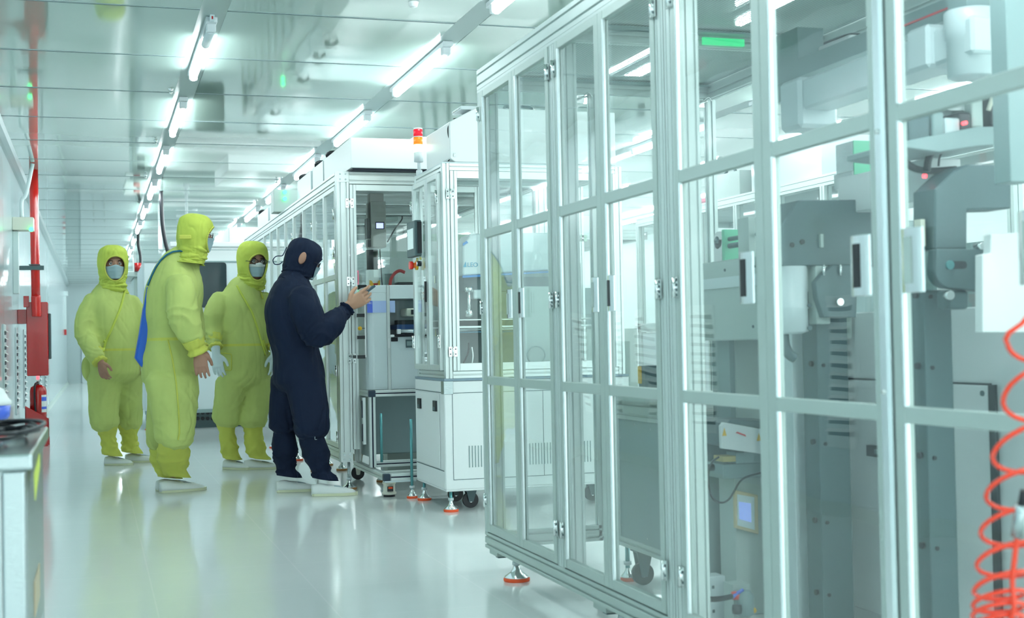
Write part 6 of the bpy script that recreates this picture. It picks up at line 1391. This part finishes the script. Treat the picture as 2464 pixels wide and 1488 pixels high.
m = MB(); P = [xb(352, 690), xb(344, 740), xb(335, 800), xb(324, 862), xb(343, 888), xb(362, 900), xb(372, 800), xb(372, 700)]
m.prism([(p.x, p.z) for p in P], 'Y', Y-.02, Y+.20); m.build('bag_body', M_bagblue, t, .012, seg=2)
strap_on(t, 'strap', co2, [(448, 606), (432, 604), (416, 606), (400, 614), (386, 627), (374, 645), (363, 668), (354, 690)], M_strapb, .006, og2, off=.016)
for o in t.children:
    if o.name.startswith('strap'): pass

# -------- P3: third yellow worker, gloved, facing us
Y = 10.30; F3 = Vector((.42, -.9, 0)).normalized(); S3 = Vector((-F3.y, F3.x, 0))
g = lambda x, y, dy=0: pY(x, y, Y+dy)
tor = [(g(590, 912), .195, .16), (g(588, 868), .200, .165), (g(585, 820), .200, .165), (g(583, 765), .203, .16), (g(583, 725), .185, .145), (g(588, 698), .14, .12), (g(596, 678), .10, .10)]
legs = [[(g(556, 920, -.0), .125, .14), (g(551, 965), .118, .13), (g(546, 992), .112, .122), (g(544, 1010), .112, .12)],
        [(g(614, 920, .04), .125, .14), (g(614, 970, .02), .118, .13), (g(608, 996, .0), .112, .122), (g(606, 1014, .0), .112, .12)]]
sh = g(536, 718, -.04); el = g(511, 788, -.10); wr = g(520, 850, -.20); shl_ = g(630, 718, .02); ell = g(652, 790, .02); wrl = g(660, 850, -.08)
arms = [([(sh, .076, .082), (g(520, 752, -.07), .085, .086), (el, .078, .078), (g(514, 815, -.15), .064, .064), (g(516, 832, -.18), .055, .055)], F3), ([(shl_, .076, .08), (g(646, 752, .02), .082, .082), (ell, .075, .075), (g(660, 825, -.04), .06, .06)], F3)]
hands = [dict(elbow=el, wrist=wr, d=V(.10, -.08, -1), side=V(.8, -.5, 0), palm=V(.5, .8, 0), curl=.28, s=1.08, glove=True, cuff=(g(514, 808, -.14), g(518, 838, -.19), .060, .048)),
         dict(elbow=ell, wrist=wrl, d=V(0, -.05, -1), side=V(-.8, -.5, 0), palm=V(-.5, .8, 0), curl=.3, s=1.05, glove=True, cuff=(g(659, 812, -.02), g(661, 838, -.07), .058, .046))]
bts = [(g(543, 1012), V(g(543, 0).x, Y+.12, .085), .074, .058, 2.4, V(.6, -.8, 0)), (g(606, 1016), V(g(602, 0).x, Y+.0, .085), .078, .064, 2.4, V(.95, -.3, 0))]
hc3 = g(608, 632, -.05)
p3, co3, og3, _ = person((g(588, 1115).x, Y, 0), 'person in lime coverall with white gloves, glasses and mask, facing us behind navy worker', F3, None, tor, legs, arms, hands, M_skin, M_suit, M_suity, M_hood,
    dict(c=hc3, F=V(.30, -1, -.10), U=V(0, 0, 1), s=1.10, neck=g(597, 698), op=(.70, .092, -.028), flare=.115), bts,
    [(V(g(528, 0).x, Y+.16, 0), V(.72, -.68, 0), .26), (V(g(572, 0).x, Y+.02, 0), V(.97, -.22, 0), .275)], dict(mask=True, white_edge=True, specs=True), 7.7,
    [(el, .16, V(0, 0, 1), .008, 60), (g(516, 825, -.18), .1, V(.1, 0, 1), .006, 110), (g(548, 1005), .15, V(0, 0, 1), .007, 60), (g(608, 1008), .15, V(0, 0, 1), .007, 60), (g(585, 965), .2, V(-1, 0, 1), .007, 36)],
    seam=(g(590, 830).z, 0.0, .23))
strap_on(p3, 'chest_seam', co3, [(570, 688), (588, 720), (606, 750), (620, 790), (630, 825), (640, 860)], M_hood, .008, og3)
strap_on(p3, 'zip_flap', co3, [(618, 685), (628, 705), (634, 722)], M_suity, .008, og3)
strap_on(p3, 'thigh_pocket', co3, [(530, 850), (557, 852), (557, 892), (532, 890), (531, 852)], M_suity, .004, og3, off=.002)
t = thing('satchel', g(652, 920, .05), 'slim lime cloth satchel at the left hip of the gloved worker', 'bag')
m = MB(); loft(m, [(g(644, 850, .05), .02, .03), (g(650, 885, .08), .035, .08), (g(653, 930, .08), .038, .085), (g(655, 955, .08), .03, .05)], F3, 16, 4); bm_ = fuse(m, .012, 2, Vector(t.location)); bm_.materials.clear(); bm_.materials.append(M_suit); o = bpy.data.objects.new('pouch', bm_); COL.objects.link(o); o.parent = t
m = MB(); m.tube([g(644, 852, -.02), g(638, 838, -.1), g(634, 820, -.16)], .008, 8); m.build('strap', M_hood, t)

# -------- P4: navy worker reading a handheld
Y = 8.45; F4 = Vector((.99, .12, 0)).normalized(); S4 = Vector((-F4.y, F4.x, 0))
g = lambda x, y, dy=0: pY(x, y, Y+dy)
tor = [(g(722, 915, .0), .185, .165), (g(718, 880, .0), .182, .160), (g(712, 842, .0), .175, .150), (g(704, 790, .0), .195, .165), (g(700, 740, .0), .205, .168), (g(706, 695, .0), .185, .135), (g(712, 668, .0), .105, .095), (g(716, 655), .08, .08)]
legs = [[(g(735, 918, -.06), .125, .135), (g(742, 965, -.08), .118, .125), (g(749, 1010, -.10), .115, .120), (g(751, 1036, -.10), .118, .118)],
        [(g(700, 918, .10), .125, .130), (g(690, 970, .12), .105, .115), (g(686, 1005, .14), .102, .108), (g(685, 1026, .15), .104, .105)]]
sh = g(722, 712, -.17); el = g(760, 805, -.24); wr = g(838, 738, -.16); shl_ = g(712, 712, .2); ell = g(738, 800, .27); wrl = g(790, 770, .22)
arms = [([(sh, .098, .100), (g(735, 752, -.22), .096, .098), (el, .084, .086), (g(796, 785, -.22), .078, .078), (g(818, 762, -.19), .066, .066), (g(828, 750, -.17), .052, .052)], V(0, 1, 0)), ([(shl_, .09, .09), (g(722, 755, .26), .088, .088), (ell, .078, .078), (g(775, 785, .24), .06, .06)], V(0, 1, 0))]
hands = [dict(elbow=el, wrist=wr, d=V(.86, .0, .50), side=V(-.5, -.25, .80), palm=V(.1, 1, 0), curls=[.05, .30, .40, .5], s=1.22, cuff=(g(824, 756, -.18), g(836, 742, -.165), .050, .045)),
         dict(elbow=ell, wrist=wrl, d=V(.9, 0, .25), side=V(-.2, 0, .9), palm=V(0, -1, 0), curl=.5, s=1.0, cuff=(g(775, 784, .24), g(788, 772, .22), .05, .042))]
fr = fl(722, 1196); fb_ = fl(655, 1186)
bts = [(g(746, 1036, -.10), V(g(752, 0).x, fr.y+.03, .10), .080, .066, None, V(.95, -.3, 0)), (g(684, 1032, .15), V(g(680, 0).x, fb_.y+.0, .10), .072, .066, None, V(.97, -.1, 0))]
hc4 = g(728, 628, .0)
p4, co4, og4, f4 = person((g(722, 1115).x, Y, 0), 'person in navy coverall and glasses bowing over a handheld device beside the long enclosure', F4, None, tor, legs, arms, hands, M_skin2, M_navy, M_navy, M_navy,
    dict(c=hc4, F=V(.92, -.04, -.38), U=V(.36, 0, .93), s=.95, neck=g(708, 682, .0), op=(.62, .070, -.012), flare=.13), bts,
    [(V(g(724, 0).x, fr.y, 0), V(.97, -.22, 0), .285, .050), (V(g(657, 0).x, fb_.y, 0), V(.98, -.1, 0), .27, .048)], dict(mask=True, specs=True), 9.9,
    [(el, .16, V(.5, 0, -.8), .009, 60), (g(820, 762, -.19), .1, V(.8, 0, .5), .006, 110), (g(748, 1025, -.1), .16, V(0, 0, 1), .007, 60), (g(684, 1025, .15), .15, V(0, 0, 1), .007, 60), (g(715, 840), .2, V(.2, 0, 1), .006, 60)],
    seam=(g(715, 848).z, 0.0, .25))
# ear opening in the hood, ties, belt
Fh, Uh, Sh = f4
c = hc4-Sh*.1015-Fh*.014+Uh*.004
m = MB(); m.lathe(c, [(.0001, -.004), (.026, -.004), (.030, .0), (.024, .004), (.0001, .005)], 20, axis=-Sh)
for i_, x_ in enumerate(m.v): r_ = x_-c; m.v[i_] = c-Sh*r_.dot(-Sh)+Fh*r_.dot(Fh)*.75+Uh*r_.dot(Uh)*1.35
m.build('ear_window', M_skin, p4, label='patch of skin showing through the ear opening')  # darker skin colour than the rest of him, standing in for shade
m = MB(); m.tube([g(690, 595, -.03), g(682, 612, -.03), g(678, 616, -.03), g(665, 617, -.03), g(657, 626, -.03), g(661, 636, -.03), g(672, 636, -.03), g(680, 630, -.03)], .003, 6); m.build('hood_tie', M_navy2, p4)
m = MB(); q = g(757, 1056, -.21); m.box(q.x, q.x+.004, q.y-.002, q.y, q.z-.008, q.z+.012); m.box(q.x, q.x+.014, q.y-.002, q.y, q.z-.008, q.z-.004); m.build('boot_mark', M_elastic, p4, label='small pale L mark')
# device in his hand
t = thing('handheld_device', g(872, 706, -.12), 'thin dark handheld device gripped in the navy worker fingers', 'phone')
dv = (g(893, 694, -.12)-g(853, 724, -.12)).normalized(); wv = Vector((0, 1, 0)); nv = dv.cross(wv).normalized()
cc = (g(893, 694, -.12)+g(853, 724, -.12))/2
def slab(c0, l, w_, h, m_, nm, lab=None):
    v = [c0+dv*l*a+wv*w_*b_+nv*h*c_ for a in (-1, 1) for b_ in (-1, 1) for c_ in (-1, 1)]
    q = MB(); q.add(v, [(0, 1, 3, 2), (4, 6, 7, 5), (0, 4, 5, 1), (2, 3, 7, 6), (0, 2, 6, 4), (1, 5, 7, 3)]); return q.build(nm, m_, t, .002, label=lab)
cc = cc+dv*.012
slab(cc, .078, .042, .0065, mat('phone_case', (.04, .10, .14), .3), 'case'); slab(cc-nv*.0072, .070, .037, .0006, M_screenw, 'display')

# small handheld scanner seen behind the glass near his hand
t = thing('barcode_scanner', pY(868, 675, 8.95), 'small black lens unit with pink and green lights behind glass near the device', 'scanner')
Yq = 8.95; q6 = lambda x, y: P2(x, y, Yq)
m = MB(); u, v_ = q6(862, 686), q6(883, 702); m.box(u[0], v_[0], Yq, Yq+.06, v_[1]-.0, u[1]); m.build('lens_unit', M_black, t, .004)
m = MB(); u, v_ = q6(855, 650), q6(867, 684); m.box(u[0], v_[0], Yq+.05, Yq+.07, v_[1], u[1]); m.build('bezel', mat('pink_bezel', (.8, .2, .3), .4, emit=(1, .2, .35), es=.25), t)
m = MB(); u, v_ = q6(857, 655), q6(864, 680); m.box(u[0], v_[0], Yq+.046, Yq+.0495, v_[1], u[1]); m.build('panel', M_dgrey, t)
m = MB(); u = q6(856, 692); m.cyl((u[0], Yq+.01, u[1]), (u[0], Yq+.02, u[1]), .010, 14); m.build('green_lamp', M_grn, t)
m = MB(); u, v_ = q6(853, 702), q6(883, 706); m.box(u[0], v_[0]+.1, Yq, Yq+.2, v_[1]-.0, u[1]); m.build('bracket', M_dgrey, t)
